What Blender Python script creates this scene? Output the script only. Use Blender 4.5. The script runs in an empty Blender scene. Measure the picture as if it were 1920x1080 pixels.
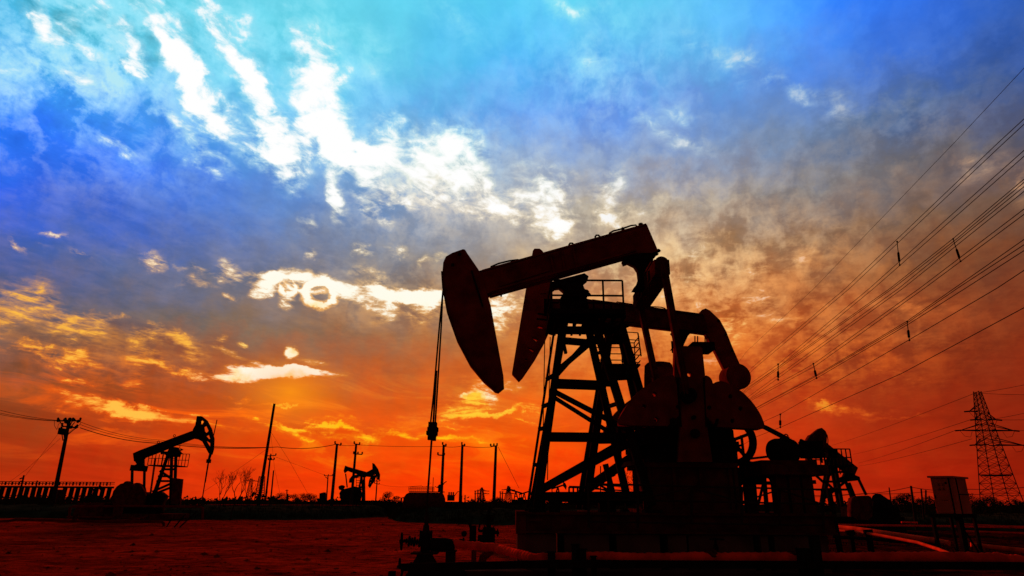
import bpy, bmesh, math, random
from mathutils import Vector, Matrix, noise
random.seed(7)
SC = bpy.context.scene
COL = SC.collection
F = 1210.0; TILT = math.radians(18.46); ROLL = math.radians(0.4); EYE = 1.6
CR, SR = math.cos(ROLL), math.sin(ROLL)
CT, ST = math.cos(TILT), math.sin(TILT)

# ------------------------------------------------------------------ positions traced in image pixels -> view rays and world points in metres
def ray(px, py):
    u0 = (px-960)/F; v0 = (540-py)/F
    u = u0*CR - v0*SR; v = v0*CR + u0*SR
    return Vector((u, CT - v*ST, ST + v*CT))
def W(px, py, Y):
    d = ray(px, py)
    return Vector((d.x/d.y*Y, Y, d.z/d.y*Y + EYE))
def G(px, py):
    d = ray(px, py); t = -EYE/d.z
    return Vector((d.x*t, d.y*t, 0))
def project(d):                       # direction -> image pixel coordinates (None behind)
    fw = d.y*CT + d.z*ST
    if fw <= 0.05: return None
    u = d.x/fw; v = (-d.y*ST + d.z*CT)/fw
    u0 = u*CR + v*SR; v0 = -u*SR + v*CR
    return (960+u0*F, 540-v0*F)

# ------------------------------------------------------------------ camera
cam = bpy.data.objects.new('camera', bpy.data.cameras.new('camera')); COL.objects.link(cam)
cam.data.sensor_width = 36; cam.data.lens = F/1920*36; cam.data.clip_end = 12000
r0 = Vector((1,0,0)); up0 = Vector((0,-ST,CT)); fw = Vector((0,CT,ST))
rt = r0*CR + up0*SR; up = up0*CR - r0*SR
m = Matrix((rt, up, -fw)).transposed().to_4x4(); m.translation = Vector((0,0,EYE))
cam.matrix_world = m
SC.camera = cam
SC.cycles.max_bounces = 4; SC.cycles.diffuse_bounces = 2
SC.view_settings.view_transform = 'Standard'; SC.view_settings.look = 'None'
SC.view_settings.exposure = 0; SC.view_settings.gamma = 1
SC.render.resolution_x = 1024; SC.render.resolution_y = 576

def lin(c):
    c = c/255.0
    return c/12.92 if c <= 0.04045 else ((c+0.055)/1.055)**2.4

# ------------------------------------------------------------------ world: evening sky with broken cloud
SUN_D = ray(528, 702).normalized()
SUN_EL = math.asin(SUN_D.z); SUN_AZ = math.atan2(SUN_D.x, SUN_D.y)
world = bpy.data.worlds.new('World'); SC.world = world; world.use_nodes = True
nt = world.node_tree; nt.nodes.clear()
NN = nt.nodes; LK = nt.links
def setin(s, v):
    if hasattr(v, 'is_output'): LK.new(v, s)
    else: s.default_value = v
def math_(op, a, b=0.0, c=0.0, clamp=False):
    n = NN.new('ShaderNodeMath'); n.operation = op; n.use_clamp = clamp
    setin(n.inputs[0], a); setin(n.inputs[1], b); setin(n.inputs[2], c); return n.outputs[0]
def vmath(op, a, b=(0,0,0)):
    n = NN.new('ShaderNodeVectorMath'); n.operation = op
    setin(n.inputs[0], a); setin(n.inputs[1], b)
    return n.outputs['Value'] if op in ('LENGTH','DOT_PRODUCT') else n.outputs['Vector']
def comb(x, y, z=0.0):
    n = NN.new('ShaderNodeCombineXYZ'); setin(n.inputs[0], x); setin(n.inputs[1], y); setin(n.inputs[2], z); return n.outputs[0]
def rng(v, a, b, c=0.0, d=1.0, it='LINEAR'):
    n = NN.new('ShaderNodeMapRange'); n.interpolation_type = it
    setin(n.inputs['Value'], v); n.inputs['From Min'].default_value = a; n.inputs['From Max'].default_value = b
    n.inputs['To Min'].default_value = c; n.inputs['To Max'].default_value = d; return n.outputs[0]
def mix(f, a, b, mode='MIX'):
    n = NN.new('ShaderNodeMix'); n.data_type = 'RGBA'; n.blend_type = mode; n.clamp_factor = True
    setin(n.inputs[0], f); setin(n.inputs[6], a); setin(n.inputs[7], b); return n.outputs[2]
def noise_(vec, scale, detail=6, rough=0.55, dist=0.0, lac=2.0):
    n = NN.new('ShaderNodeTexNoise'); n.noise_dimensions = '2D'; LK.new(vec, n.inputs['Vector'])
    n.inputs['Scale'].default_value = scale; n.inputs['Detail'].default_value = detail
    n.inputs['Roughness'].default_value = rough; n.inputs['Distortion'].default_value = dist
    n.inputs['Lacunarity'].default_value = lac
    return n
tc = NN.new('ShaderNodeTexCoord')
DIR = tc.outputs['Generated']
sep = NN.new('ShaderNodeSeparateXYZ'); LK.new(DIR, sep.inputs[0])
DX, DY, DZ = sep.outputs
AZ = math_('ARCTAN2', DX, DY)
EL = math_('ARCSINE', DZ)
AE = comb(AZ, EL)
# the cloud deck: sight line met with a flat layer overhead, so cells shrink towards the horizon
zz = math_('ADD', math_('MAXIMUM', DZ, 0.0), 0.10)
Q = comb(math_('DIVIDE', DX, zz), math_('DIVIDE', DY, zz))
mp = NN.new('ShaderNodeMapping'); mp.vector_type = 'TEXTURE'; LK.new(Q, mp.inputs[0])
mp.inputs['Rotation'].default_value = (0, 0, math.radians(72)); mp.inputs['Scale'].default_value = (2.0, 1.0, 1.0)
QS = mp.outputs[0]
n_big = noise_(QS, 2.4, 4, 0.55, 0.3).outputs[0]
n_mid = noise_(QS, 7.5, 6, 0.62, 0.4).outputs[0]
n_fine = noise_(Q, 17.0, 5, 0.6, 0.3).outputs[0]
# wisps near the horizon run level
mp2 = NN.new('ShaderNodeMapping'); mp2.vector_type = 'TEXTURE'; LK.new(AE, mp2.inputs[0])
mp2.inputs['Scale'].default_value = (5.0, 1.0, 1.0); mp2.inputs['Rotation'].default_value = (0, 0, math.radians(-5))
n_wisp = noise_(mp2.outputs[0], 34, 6, 0.6, 0.6).outputs[0]
nw1 = noise_(AE, 16, 6, 0.62)
warp = vmath('SUBTRACT', nw1.outputs['Color'], (0.5,0.5,0.5))
def warped(amt):
    n = NN.new('ShaderNodeVectorMath'); n.operation = 'MULTIPLY_ADD'
    LK.new(warp, n.inputs[0]); n.inputs[1].default_value = (amt, amt, 0); LK.new(AE, n.inputs[2]); return n.outputs[0]
AEw = warped(0.12)       # colour field
AEb = warped(0.055)      # bright gaps
# colour field, seen values every 160 across and 100 down
T = [
 [(60,180,225),(105,215,230),(100,208,230),(100,205,228),(100,215,232),(85,200,234),(85,198,234),(98,212,235),(98,200,235),(68,165,240),(30,108,250),(32,95,220),(42,88,175)],
 [(50,160,238),(90,192,230),(105,205,230),(100,205,228),(110,212,228),(82,190,234),(75,178,238),(86,170,236),(105,188,230),(80,152,235),(58,115,225),(55,102,185),(38,72,148)],
 [(32,120,248),(42,132,245),(68,155,235),(110,195,230),(100,185,230),(92,172,232),(85,152,234),(88,142,234),(104,142,210),(100,132,185),(88,118,162),(72,95,132),(60,75,105)],
 [(28,92,252),(38,105,248),(58,120,240),(82,142,225),(110,165,218),(145,180,212),(160,180,205),(125,150,195),(120,140,178),(108,125,150),(100,108,122),(95,92,95),(112,88,75)],
 [(48,90,192),(52,95,192),(58,102,200),(78,118,192),(100,130,180),(130,148,175),(160,158,160),(172,160,138),(170,146,118),(140,120,98),(118,98,82),(105,82,70),(92,60,45)],
 [(66,90,145),(72,95,140),(80,98,140),(104,112,132),(120,120,124),(130,122,118),(148,130,114),(165,130,100),(178,125,75),(158,100,60),(136,84,50),(112,66,42),(105,48,30)],
 [(95,88,88),(90,86,90),(100,92,82),(120,104,88),(128,106,84),(142,106,74),(190,122,62),(205,118,52),(208,110,45),(184,84,36),(150,68,34),(118,54,28),(116,42,22)],
 [(120,72,40),(135,76,38),(150,76,35),(180,84,26),(185,88,40),(182,86,38),(210,98,32),(205,88,30),(195,75,25),(168,60,25),(146,50,20),(132,40,18),(122,36,16)],
 [(150,58,20),(175,60,20),(205,62,14),(228,80,12),(238,92,12),(245,92,12),(250,98,8),(242,86,12),(226,64,14),(198,56,16),(172,44,14),(152,36,12),(134,30,10)],
 [(172,42,10),(196,42,10),(222,46,8),(243,54,6),(250,58,4),(255,62,2),(255,56,2),(248,50,5),(234,46,8),(212,46,12),(188,36,10),(162,28,8),(142,25,6)],
]
def tab(px, py):
    gx = min(max(px/160.0, 0), 11.999); gy = min(max(py/100.0, 0), 8.999)
    i, j = int(gx), int(gy); fx, fy = gx-i, gy-j
    out = []
    for k in range(3):
        a = lin(T[j][i][k])*(1-fx) + lin(T[j][i+1][k])*fx
        b = lin(T[j+1][i][k])*(1-fx) + lin(T[j+1][i+1][k])*fx
        out.append(a*(1-fy)+b*fy)
    return out
sw = NN.new('ShaderNodeSeparateXYZ'); LK.new(AEw, sw.inputs[0])
AZL = math.radians(56)
ramp_f = rng(sw.outputs[0], -AZL, AZL)
ELW = math_('ADD', math_('MULTIPLY', sw.outputs[1], 0.7), math_('MULTIPLY', EL, 0.3))
rows = [-1, 2, 5, 8, 11, 14, 17.5, 21, 25, 29, 33.5, 38, 44]
field = None
for k, e in enumerate(rows):
    r = NN.new('ShaderNodeValToRGB'); r.color_ramp.interpolation = 'B_SPLINE'; LK.new(ramp_f, r.inputs[0])
    ns = 15
    els = r.color_ramp.elements
    while len(els) < ns: els.new(0.5)
    for s in range(ns):
        f = s/(ns-1.0); az = -AZL + 2*AZL*f; er = math.radians(e)
        p = project(Vector((math.sin(az)*math.cos(er), math.cos(az)*math.cos(er), math.sin(er))))
        els[s].position = f
        c = tab(*p) if p else (0.1,0.1,0.1)
        els[s].color = (c[0], c[1], c[2], 1)
    if field is None: field = r.outputs[0]
    else:
        f = rng(ELW, math.radians(rows[k-1]), math.radians(e))
        field = mix(f, field, r.outputs[0])
# bright gaps and lit cloud edges: (px, py, half length, half width, angle down-right, strength, crispness)
B = [
 (300,52,110,22.26,60,1.288),(352,138,80,25.44,62,1.4),(402,205,66,26.5,50,1.456),(396,45,80,18.02,62,1.064),(450,112,84,21.2,62,1.344),(490,188,56,24.38,70,1.344),(522,262,60,23.32,42,1.4),(330,25,60,12,60,0.4),(250,105,60,16,55,0.45),(470,60,60,16,60,0.4),(585,110,50,18,60,0.45),(540,30,50,14,60,0.3),
 (515,305,44,26,45,1.2),(600,185,68,44.52,75,1.624),(612,235,40,38.16,60,1.008),(600,90,75,34,70,0.55),(632,345,52,16,85,1.3),(655,290,38,25.44,20,1.12),
 (690,330,46,28,60,0.9),(735,255,30,40,80,0.95),(720,300,50,24,30,0.85),(800,312,52,30,45,1.15),(860,265,44,28,20,1.15),(860,300,60,30,20,0.8),
 (770,370,52,18,15,0.95),(835,340,44,22,25,0.8),(900,340,48,22,20,0.8),(940,385,42,16,25,1.1),(900,395,40,15,10,0.9),(690,392,22,18,80,0.8),
 (1040,380,42,34,80,0.95),(1030,425,24,20,70,0.7),(1140,412,34,12,-5,0.95),(1145,360,34,20,-60,0.7),(985,395,40,26,30,0.8),(1000,330,60,30,20,0.35),
 (1200,400,60,18,-10,0.35),(380,278,60,14,35,0.7),(385,320,34,12,50,0.75),(230,272,34,9,25,0.55),(335,235,46,15,30,0.75),
 (90,55,50,20,50,0.65),(75,20,60,16,40,0.5),(140,25,40,18,55,0.75),(165,95,50,16,55,0.55),(95,60,40,16,55,0.5),(205,40,70,22,50,0.5),(20,150,50,14,50,0.45),(140,150,50,12,35,0.7),(240,70,60,20,45,0.5),(20,100,40,16,60,0.35),(255,115,40,12,30,0.4),
 (560,522,60,11,6,1.931),(500,535,26,13,-30,2.106),(636,545,30,12,20,1.931),(536,560,14,12,80,1.17),
 (725,550,30,10,20,1.82),(760,556,40,8,8,2.002),(800,560,40,11,5,2.002),(690,560,28,16,30,0.7),(745,575,38,12,-30,0.975),(795,580,26,18,-40,1.04),(700,515,24,10,20,0.6),
 (940,590,50,22,20,0.9),(960,560,40,14,20,0.8),(930,720,60,9,-3,0.4),
 (525,697,66,8.5,2,2.6),(450,708,40,7,0,1.56),(545,700,34,10,0,2.21),(540,663,10,8,0,2.86),(520,690,26,9,10,0.45),(544,650,8,4,0,0.2),(465,702,16,7,0,1.3),(575,674,18,6,10,0.65),(640,700,14,4,5,0.4),
 (60,562,44,26,25,0.559),(110,612,80,26,24,0.619),(140,600,40,18,30,0.43),(5,590,26,16,10,0.602),(15,615,20,14,20,0.43),(190,600,30,12,10,0.645),(28,655,80,7,8,0.516),(120,672,75,10,12,0.602),(160,685,46,8,15,0.516),(250,640,20,16,20,0.75),(305,635,34,14,10,0.85),(360,655,26,18,30,1),(270,680,32,14,10,0.9),(200,715,34,12,8,0.7),(252,718,20,20,30,0.8),(325,695,30,7,10,0.7),(355,698,26,7,10,0.6),
 (140,716,26,7,8,0.5),(180,750,70,10,14,0.6),(230,770,90,9,9,0.6),(300,782,110,8,6,0.55),(100,778,60,6,3,0.5),(60,787,70,4,3,0.45),(370,800,90,7,5,0.45),(455,745,16,5,5,0.9),(500,758,60,3,2,0.75),(430,740,20,4,3,0.4),
 (570,800,90,6,5,1.05),(680,810,110,7,4,0.95),(620,790,90,4,5,0.7),(760,822,110,7,2,0.75),(530,808,60,4,3,0.6),(600,822,80,4,3,0.5),(840,760,55,8,-3,0.8),(900,745,50,16,-25,0.75),(870,775,60,6,0,0.6),(950,770,60,6,-6,0.7),(980,790,50,5,-3,0.5),(860,742,40,5,0,0.5),(860,800,100,5,0,0.45),
 (285,490,20,12,40,0.7),(150,478,16,6,45,0.7),(105,435,22,5,12,0.55),(85,450,16,5,20,0.35),(35,455,22,5,35,0.45),(65,463,8,4,0,0.35),(430,510,18,16,80,0.975),(390,510,24,8,15,0.5),(375,530,26,6,10,0.45),(470,525,20,10,20,0.65),(350,500,22,5,20,0.35),
 (580,430,16,10,50,0.45),(683,468,13,9,20,0.75),(745,468,16,10,20,0.5),(582,483,9,7,20,0.55),(805,490,22,7,-30,0.6),(735,370,8,20,0,0.7),(720,410,18,9,20,0.5),(1145,420,14,9,0,0.8),
 (298,610,12,8,40,0.6),(233,590,8,6,0,0.45),(432,558,11,5,20,1.04),(415,645,9,8,30,0.7),(430,660,26,6,25,0.845),(457,643,7,4,10,1.04),(480,680,10,5,0,0.91),(605,675,13,6,5,0.52),
 (1300,470,30,12,-20,0.45),(1370,500,40,16,-20,0.55),(1400,505,30,12,10,0.6),(1300,515,34,12,-30,0.6),(1240,540,30,12,10,0.45),(1420,560,50,18,10,0.55),(1380,600,60,20,20,0.5),(1280,590,50,26,10,0.5),(1310,650,50,26,20,0.5),(1370,640,40,20,20,0.4),(1290,560,26,8,20,0.5),
 (1480,600,46,10,15,0.45),(1500,470,60,18,5,0.35),(1480,500,40,14,10,0.35),(1540,420,60,14,10,0.2),(1850,300,50,24,-30,0.35),(1910,330,20,40,0,0.4),(1560,762,56,5,5,0.6),(1620,760,60,5,3,0.5),(1690,780,70,4,3,0.45),(1545,765,16,6,30,0.5),(1700,580,70,16,5,0.25),(1690,705,60,8,5,0.3),(1500,700,60,10,10,0.3),
 (1270,215,40,14,20,0.35),(1320,90,70,18,30,0.4),(1440,145,60,18,25,0.5),(1560,200,80,20,25,0.35),(1215,230,30,16,20,0.35),(1290,270,60,12,10,0.3),(1700,215,60,24,10,0.25),(1110,115,40,30,60,0.3),(1100,20,90,20,10,0.3),(850,30,60,30,40,0.2),(700,120,30,60,0,0.2),
]
def azel(px, py):
    d = ray(px, py).normalized(); return Vector((math.atan2(d.x, d.y), math.asin(d.z)))
AEs = warped(0.022)
acc = None
for (px, py, a, b, ang, s) in B:
    c = azel(px, py); t = math.radians(-ang)        # down-right is negative elevation
    tdir = (math.cos(t), math.sin(t))
    A = azel(px + tdir[0]*a, py - tdir[1]*a) - c
    Bv = azel(px - tdir[1]*b, py - tdir[0]*b) - c
    mpn = NN.new('ShaderNodeMapping'); mpn.vector_type = 'TEXTURE'; LK.new(AEs if (425 < px < 660 and 500 < py < 715) or (690 < px < 830 and 535 < py < 590) else AEb, mpn.inputs[0])
    mpn.inputs['Location'].default_value = (c.x, c.y, 0)
    mpn.inputs['Rotation'].default_value = (0, 0, math.atan2(A.y, A.x))
    mpn.inputs['Scale'].default_value = (A.length*1.75, Bv.length*1.75, 1)
    g = NN.new('ShaderNodeTexGradient'); g.gradient_type = 'SPHERICAL'; LK.new(mpn.outputs[0], g.inputs[0])
    acc = math_('MULTIPLY_ADD', g.outputs['Fac'], s*1.25, acc if acc is not None else 0.0)
BL = acc
# noise-cut edges
elf = rng(EL, math.radians(3), math.radians(16))
nz = math_('ADD', math_('MULTIPLY', n_mid, 0.55), math_('MULTIPLY', n_fine, 0.45))
nz = math_('ADD', math_('MULTIPLY', nz, elf), math_('MULTIPLY', n_wisp, math_('SUBTRACT', 1.0, elf)))
nzc = math_('SUBTRACT', nz, 0.5)
presence = math_('MINIMUM', math_('MULTIPLY', BL, 2.0), 1.0)
npres = math_('MULTIPLY_ADD', presence, 0.92, 0.05)
H = math_('ADD', math_('MULTIPLY', BL, 0.72), math_('MULTIPLY', math_('MULTIPLY', nzc, 5.0), npres))
H1 = rng(H, -0.10, 1.25, 0, 1, 'SMOOTHSTEP')
HB = math_('ADD', math_('MULTIPLY', BL, 0.64), math_('MULTIPLY', math_('MULTIPLY', nzc, 5.6), npres))
def ramp(v, stops):
    r = NN.new('ShaderNodeValToRGB'); LK.new(v, r.inputs[0]); els = r.color_ramp.elements
    while len(els) < len(stops): els.new(0.5)
    for e, (p, c) in zip(els, stops): e.position = p; e.color = (lin(c[0]), lin(c[1]), lin(c[2]), 1)
    return r.outputs[0]
ef = rng(ELW, 0.0, math.radians(45))
hi = ramp(ef, [(0,(255,70,0)),(.09,(255,150,10)),(.15,(255,120,20)),(.22,(250,155,45)),(.33,(245,172,85)),(.46,(252,222,165)),(.58,(250,238,212)),(.72,(205,246,248)),(.9,(175,246,242)),(1,(165,245,240))])
top = ramp(ef, [(0,(255,190,40)),(.12,(255,190,20)),(.19,(255,205,60)),(.225,(255,255,235)),(.255,(255,250,220)),(.28,(255,215,110)),(.325,(255,225,140)),(.36,(255,252,232)),(.55,(255,255,255)),(1,(255,255,255))])
lowl = math_('MULTIPLY', rng(AZ, math.radians(-14), math.radians(-27)), rng(EL, math.radians(11.5), math.radians(8)))
hi = mix(lowl, hi, (1.0, lin(98), lin(14), 1))
upl = math_('MULTIPLY', rng(AZ, math.radians(-9), math.radians(-24)), rng(EL, math.radians(19), math.radians(25)))
hi = mix(math_('MULTIPLY', upl, 0.75), hi, (lin(165), lin(228), lin(248), 1))
# right-hand side of the sky is further from the sun: its lit edges are duller
azf = rng(AZ, math.radians(6), math.radians(38))
dull = ramp(ef, [(0,(210,50,15)),(.12,(210,60,22)),(.25,(238,100,35)),(.42,(232,150,78)),(.56,(165,150,135)),(.7,(140,165,205)),(.9,(120,190,235)),(1,(110,190,235))])
hi = mix(azf, hi, dull)
top = mix(azf, top, dull)
gold = math_('MULTIPLY', rng(AZ, math.radians(-23.5), math.radians(-27)), rng(EL, math.radians(19), math.radians(15)))
top = mix(gold, top, (1.0, lin(190), lin(70), 1))
# uneven mottling of the cloud deck: where it is broken into cells the cells catch the light
wt = None
for (px, py, a, b, k) in [(1270,540,560,330,1.9),(150,90,520,360,2.2),(800,330,310,180,1.5),(200,680,360,120,.5),(1150,150,400,240,.45),(1700,250,420,260,.35),(1600,650,420,160,.6),(750,560,330,110,.8),(560,120,260,200,.8)]:
    c = azel(px, py); A = azel(px+a*.5, py)-azel(px-a*.5, py); Bv = azel(px, py+b*.5)-azel(px, py-b*.5)
    q = NN.new('ShaderNodeMapping'); q.vector_type = 'TEXTURE'; LK.new(AE, q.inputs[0])
    q.inputs['Location'].default_value = (c.x, c.y, 0); q.inputs['Scale'].default_value = (A.length, Bv.length, 1)
    g = NN.new('ShaderNodeTexGradient'); g.gradient_type = 'QUADRATIC_SPHERE'; LK.new(q.outputs[0], g.inputs[0])
    wt = math_('MULTIPLY_ADD', g.outputs['Fac'], k, wt if wt is not None else 0.06)
n_cell = noise_(AE, 20, 5, 0.6, 0.5).outputs[0]
AEc = warped(0.16)
def puffs(vec, rot, sc, scale):
    q = NN.new('ShaderNodeMapping'); q.vector_type = 'TEXTURE'; LK.new(vec, q.inputs[0])
    q.inputs['Rotation'].default_value = (0, 0, math.radians(rot)); q.inputs['Scale'].default_value = (sc, 1, 1)
    v = NN.new('ShaderNodeTexVoronoi'); v.voronoi_dimensions = '2D'; v.feature = 'SMOOTH_F1'; v.inputs['Scale'].default_value = scale; v.inputs['Smoothness'].default_value = 0.6
    LK.new(q.outputs[0], v.inputs['Vector']); return math_('SUBTRACT', 0.62, v.outputs['Distance'])
rside = rng(AZ, math.radians(-6), math.radians(9))
pf = math_('ADD', math_('MULTIPLY', puffs(AEc, -58, 2.2, 27), math_('SUBTRACT', 1.0, rside)), math_('MULTIPLY', puffs(AEc, 25, 1.25, 25), rside))
cell = math_('ADD', math_('ADD', math_('MULTIPLY', n_cell, 0.45), math_('MULTIPLY', n_mid, 0.35)), math_('MULTIPLY', n_fine, 0.20))
cellc = math_('ADD', math_('SUBTRACT', cell, 0.5), math_('MULTIPLY', pf, 0.30))
mott = math_('ADD', math_('MULTIPLY', math_('SUBTRACT', n_big, 0.5), 0.42), math_('MULTIPLY', math_('SUBTRACT', nz, 0.5), 0.36))
mott_k = math_('ADD', math_('MULTIPLY_ADD', mott, 1.0, 1.10), math_('MULTIPLY', math_('MULTIPLY', cellc, wt), 1.25))
mott_k = math_('MULTIPLY', mott_k, rng(EL, math.radians(2), math.radians(15), 0.86, 1.0))
fm = vmath('SCALE', field); fm.node.inputs['Scale'].default_value = 1.0; LK.new(mott_k, fm.node.inputs['Scale'])
lift = math_('MULTIPLY', rng(cellc, -0.03, 0.24, 0, 0.72), math_('MINIMUM', wt, 1.7))
fm = mix(lift, fm, hi)
wl = None
for (px, py, a, b, k) in [(330,775,640,120,.9),(800,800,700,110,.7),(110,640,340,110,.15)]:
    c = azel(px, py); A = azel(px+a*.5, py)-azel(px-a*.5, py); Bv = azel(px, py+b*.5)-azel(px, py-b*.5)
    q = NN.new('ShaderNodeMapping'); q.vector_type = 'TEXTURE'; LK.new(AE, q.inputs[0])
    q.inputs['Location'].default_value = (c.x, c.y, 0); q.inputs['Scale'].default_value = (A.length, Bv.length, 1)
    g = NN.new('ShaderNodeTexGradient'); g.gradient_type = 'SPHERICAL'; LK.new(q.outputs[0], g.inputs[0])
    wl = math_('MULTIPLY_ADD', g.outputs['Fac'], k, wl if wl is not None else 0.0)
fm = mix(math_('MULTIPLY', rng(n_wisp, 0.52, 0.70), wl), fm, hi)
skyc = mix(H1, fm, hi)
# the ring shaped break above the sun: a dark puff with a lit rim
AEr = warped(0.024)
ringv = None
for (px, py, rx, ry, wd, k) in [(599,553,27,23,1.9,2.1),(538,538,17,14,1.7,1.6),(572,532,44,15,1.9,1.2)]:
    c = azel(px, py); A = azel(px+rx*.5, py)-azel(px-rx*.5, py); Bv = azel(px, py+ry*.5)-azel(px, py-ry*.5)
    q = NN.new('ShaderNodeMapping'); q.vector_type = 'TEXTURE'; LK.new(AEr, q.inputs[0])
    q.inputs['Location'].default_value = (c.x, c.y, 0); q.inputs['Scale'].default_value = (A.length, Bv.length, 1)
    rr = vmath('LENGTH', q.outputs[0])
    rv = math_('MAXIMUM', math_('MULTIPLY', math_('SUBTRACT', 1.0, math_('MULTIPLY', math_('ABSOLUTE', math_('SUBTRACT', rr, 1.0)), wd)), k), 0.0)
    hole = rng(rr, 0.6, 0.95)
    if ringv is None: HB = math_('MULTIPLY', HB, hole); H1 = math_('MULTIPLY', H1, math_('MULTIPLY_ADD', hole, 0.8, 0.2)); ringv = rv
    else: ringv = math_('MAXIMUM', ringv, rv)
ringv = math_('ADD', ringv, math_('MULTIPLY', math_('MULTIPLY', nzc, 5.5), math_('MINIMUM', ringv, 1.0)))
H1b = math_('MAXIMUM', H1, rng(ringv, 0.0, 1.0, 0, 1, 'SMOOTHSTEP'))
skyc = mix(H1b, fm, hi)
H2 = math_('MAXIMUM', rng(HB, 0.42, 1.2, 0, 1, 'SMOOTHSTEP'), rng(ringv, 0.7, 1.3, 0, 1, 'SMOOTHSTEP'))
skyc = mix(H2, skyc, top)
# low orange glow under the sun patch
cs = azel(545, 735)
gd = NN.new('ShaderNodeMapping'); gd.vector_type = 'TEXTURE'; LK.new(AE, gd.inputs[0])
gd.inputs['Location'].default_value = (cs.x, cs.y, 0); gd.inputs['Scale'].default_value = (0.12, 0.075, 1)
gg = NN.new('ShaderNodeTexGradient'); gg.gradient_type = 'QUADRATIC_SPHERE'; LK.new(gd.outputs[0], gg.inputs[0])
skyc = mix(math_('MULTIPLY', gg.outputs['Fac'], 0.85, clamp=True), skyc, (1.0, 0.30, 0.008, 1))
# away from the sunset the sky is plain dusk
nish = NN.new('ShaderNodeTexSky'); nish.sky_type = 'NISHITA'; nish.sun_disc = False
nish.sun_elevation = SUN_EL; nish.sun_rotation = SUN_AZ; nish.air_density = 1.5; nish.dust_density = 3
dusk = vmath('SCALE', nish.outputs[0]); dusk.node.inputs['Scale'].default_value = 0.05
back = mix(rng(DZ, 0.0, 0.5), (0.045, 0.022, 0.016, 1), dusk)
fb = math_('MAXIMUM', rng(math_('ABSOLUTE', AZ), math.radians(52), math.radians(95), 0, 1, 'SMOOTHSTEP'),
           rng(EL, math.radians(46), math.radians(70), 0, 1, 'SMOOTHSTEP'))
skyc = mix(fb, skyc, back)
skyc = mix(rng(DZ, -0.03, -0.06), skyc, (0.02, 0.005, 0.003, 1))
bg = NN.new('ShaderNodeBackground'); LK.new(skyc, bg.inputs[0]); bg.inputs[1].default_value = 1.0
wo = NN.new('ShaderNodeOutputWorld'); LK.new(bg.outputs[0], wo.inputs[0])
world.cycles.sampling_method = 'MANUAL'; world.cycles.sample_map_resolution = 512

sun = bpy.data.objects.new('sun', bpy.data.lights.new('sun', 'SUN')); COL.objects.link(sun)
sun.data.energy = 3.5; sun.data.color = (1.0, 0.30, 0.07); sun.data.angle = math.radians(8)
sun.rotation_euler = SUN_D.to_track_quat('Z', 'Y').to_euler()

# ------------------------------------------------------------------ materials
def material(name, base, var=0.35, rough=0.65, metal=0.0, nscale=3.0, bump=0.15, bscale=30, spec=0.3, stain=None):
    m = bpy.data.materials.new(name); m.use_nodes = True; t = m.node_tree; b = t.nodes['Principled BSDF']
    tcn = t.nodes.new('ShaderNodeTexCoord')
    n = t.nodes.new('ShaderNodeTexNoise'); n.inputs['Scale'].default_value = nscale; n.inputs['Detail'].default_value = 8
    t.links.new(tcn.outputs['Object'], n.inputs['Vector'])
    r = t.nodes.new('ShaderNodeValToRGB'); t.links.new(n.outputs[0], r.inputs[0])
    e = r.color_ramp.elements; e[0].position = 0.32; e[1].position = 0.68
    e[0].color = tuple(c*(1-var) for c in base)+(1,)
    e[1].color = tuple(c*(1+var) for c in (stain or base))+(1,)
    t.links.new(r.outputs[0], b.inputs['Base Color'])
    b.inputs['Roughness'].default_value = rough; b.inputs['Metallic'].default_value = metal
    b.inputs['Specular IOR Level'].default_value = spec if spec > .14 else 0.0
    n2 = t.nodes.new('ShaderNodeTexNoise'); n2.inputs['Scale'].default_value = bscale; n2.inputs['Detail'].default_value = 5
    t.links.new(tcn.outputs['Object'], n2.inputs['Vector'])
    bp = t.nodes.new('ShaderNodeBump'); bp.inputs['Strength'].default_value = bump; bp.inputs['Distance'].default_value = 0.02
    t.links.new(n2.outputs[0], bp.inputs['Height']); t.links.new(bp.outputs[0], b.inputs['Normal'])
    return m
M = {
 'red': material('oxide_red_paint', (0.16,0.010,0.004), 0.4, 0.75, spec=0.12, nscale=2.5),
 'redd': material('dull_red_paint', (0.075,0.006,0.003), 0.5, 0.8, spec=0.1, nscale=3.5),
 'blk': material('black_steel', (0.014,0.004,0.003), 0.4, 0.8, spec=0.06, nscale=4),  # even near-black base, tuned so the machinery reads as silhouette
 'dark': material('dark_steel', (0.03,0.006,0.004), 0.4, 0.75, spec=0.1, nscale=4),
 'conc': material('stained_concrete', (0.085,0.016,0.010), 0.5, 0.95, spec=0.05, nscale=1.6, bump=0.4, bscale=12),
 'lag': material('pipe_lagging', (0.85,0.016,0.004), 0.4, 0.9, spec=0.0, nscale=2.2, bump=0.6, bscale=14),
 'lagd': material('dark_lagging', (0.13,0.004,0.0015), 0.45, 0.9, spec=0.0, nscale=2.2, bump=0.5, bscale=14),  # darker version of the pipe lagging, for the left-hand pipes
 'pipe': material('bright_pipe', (0.80,0.035,0.008), 0.3, 0.8, spec=0.0, nscale=3),
 'cab': material('cabinet_paint', (0.52,0.045,0.016), 0.25, 0.8, spec=0.0, nscale=1.2),
 'ink': material('red_stencil', (0.10,0.006,0.004), 0.2, 0.8, spec=0.05),
 'wood': material('creosoted_pole', (0.03,0.008,0.005), 0.4, 0.9, spec=0.05, nscale=5),
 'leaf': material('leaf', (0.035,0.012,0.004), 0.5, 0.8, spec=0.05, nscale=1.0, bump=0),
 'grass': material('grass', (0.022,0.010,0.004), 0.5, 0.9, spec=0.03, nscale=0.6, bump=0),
 'wire': material('wire', (0.02,0.008,0.006), 0.2, 0.9, spec=0.05, bump=0),
}
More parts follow.
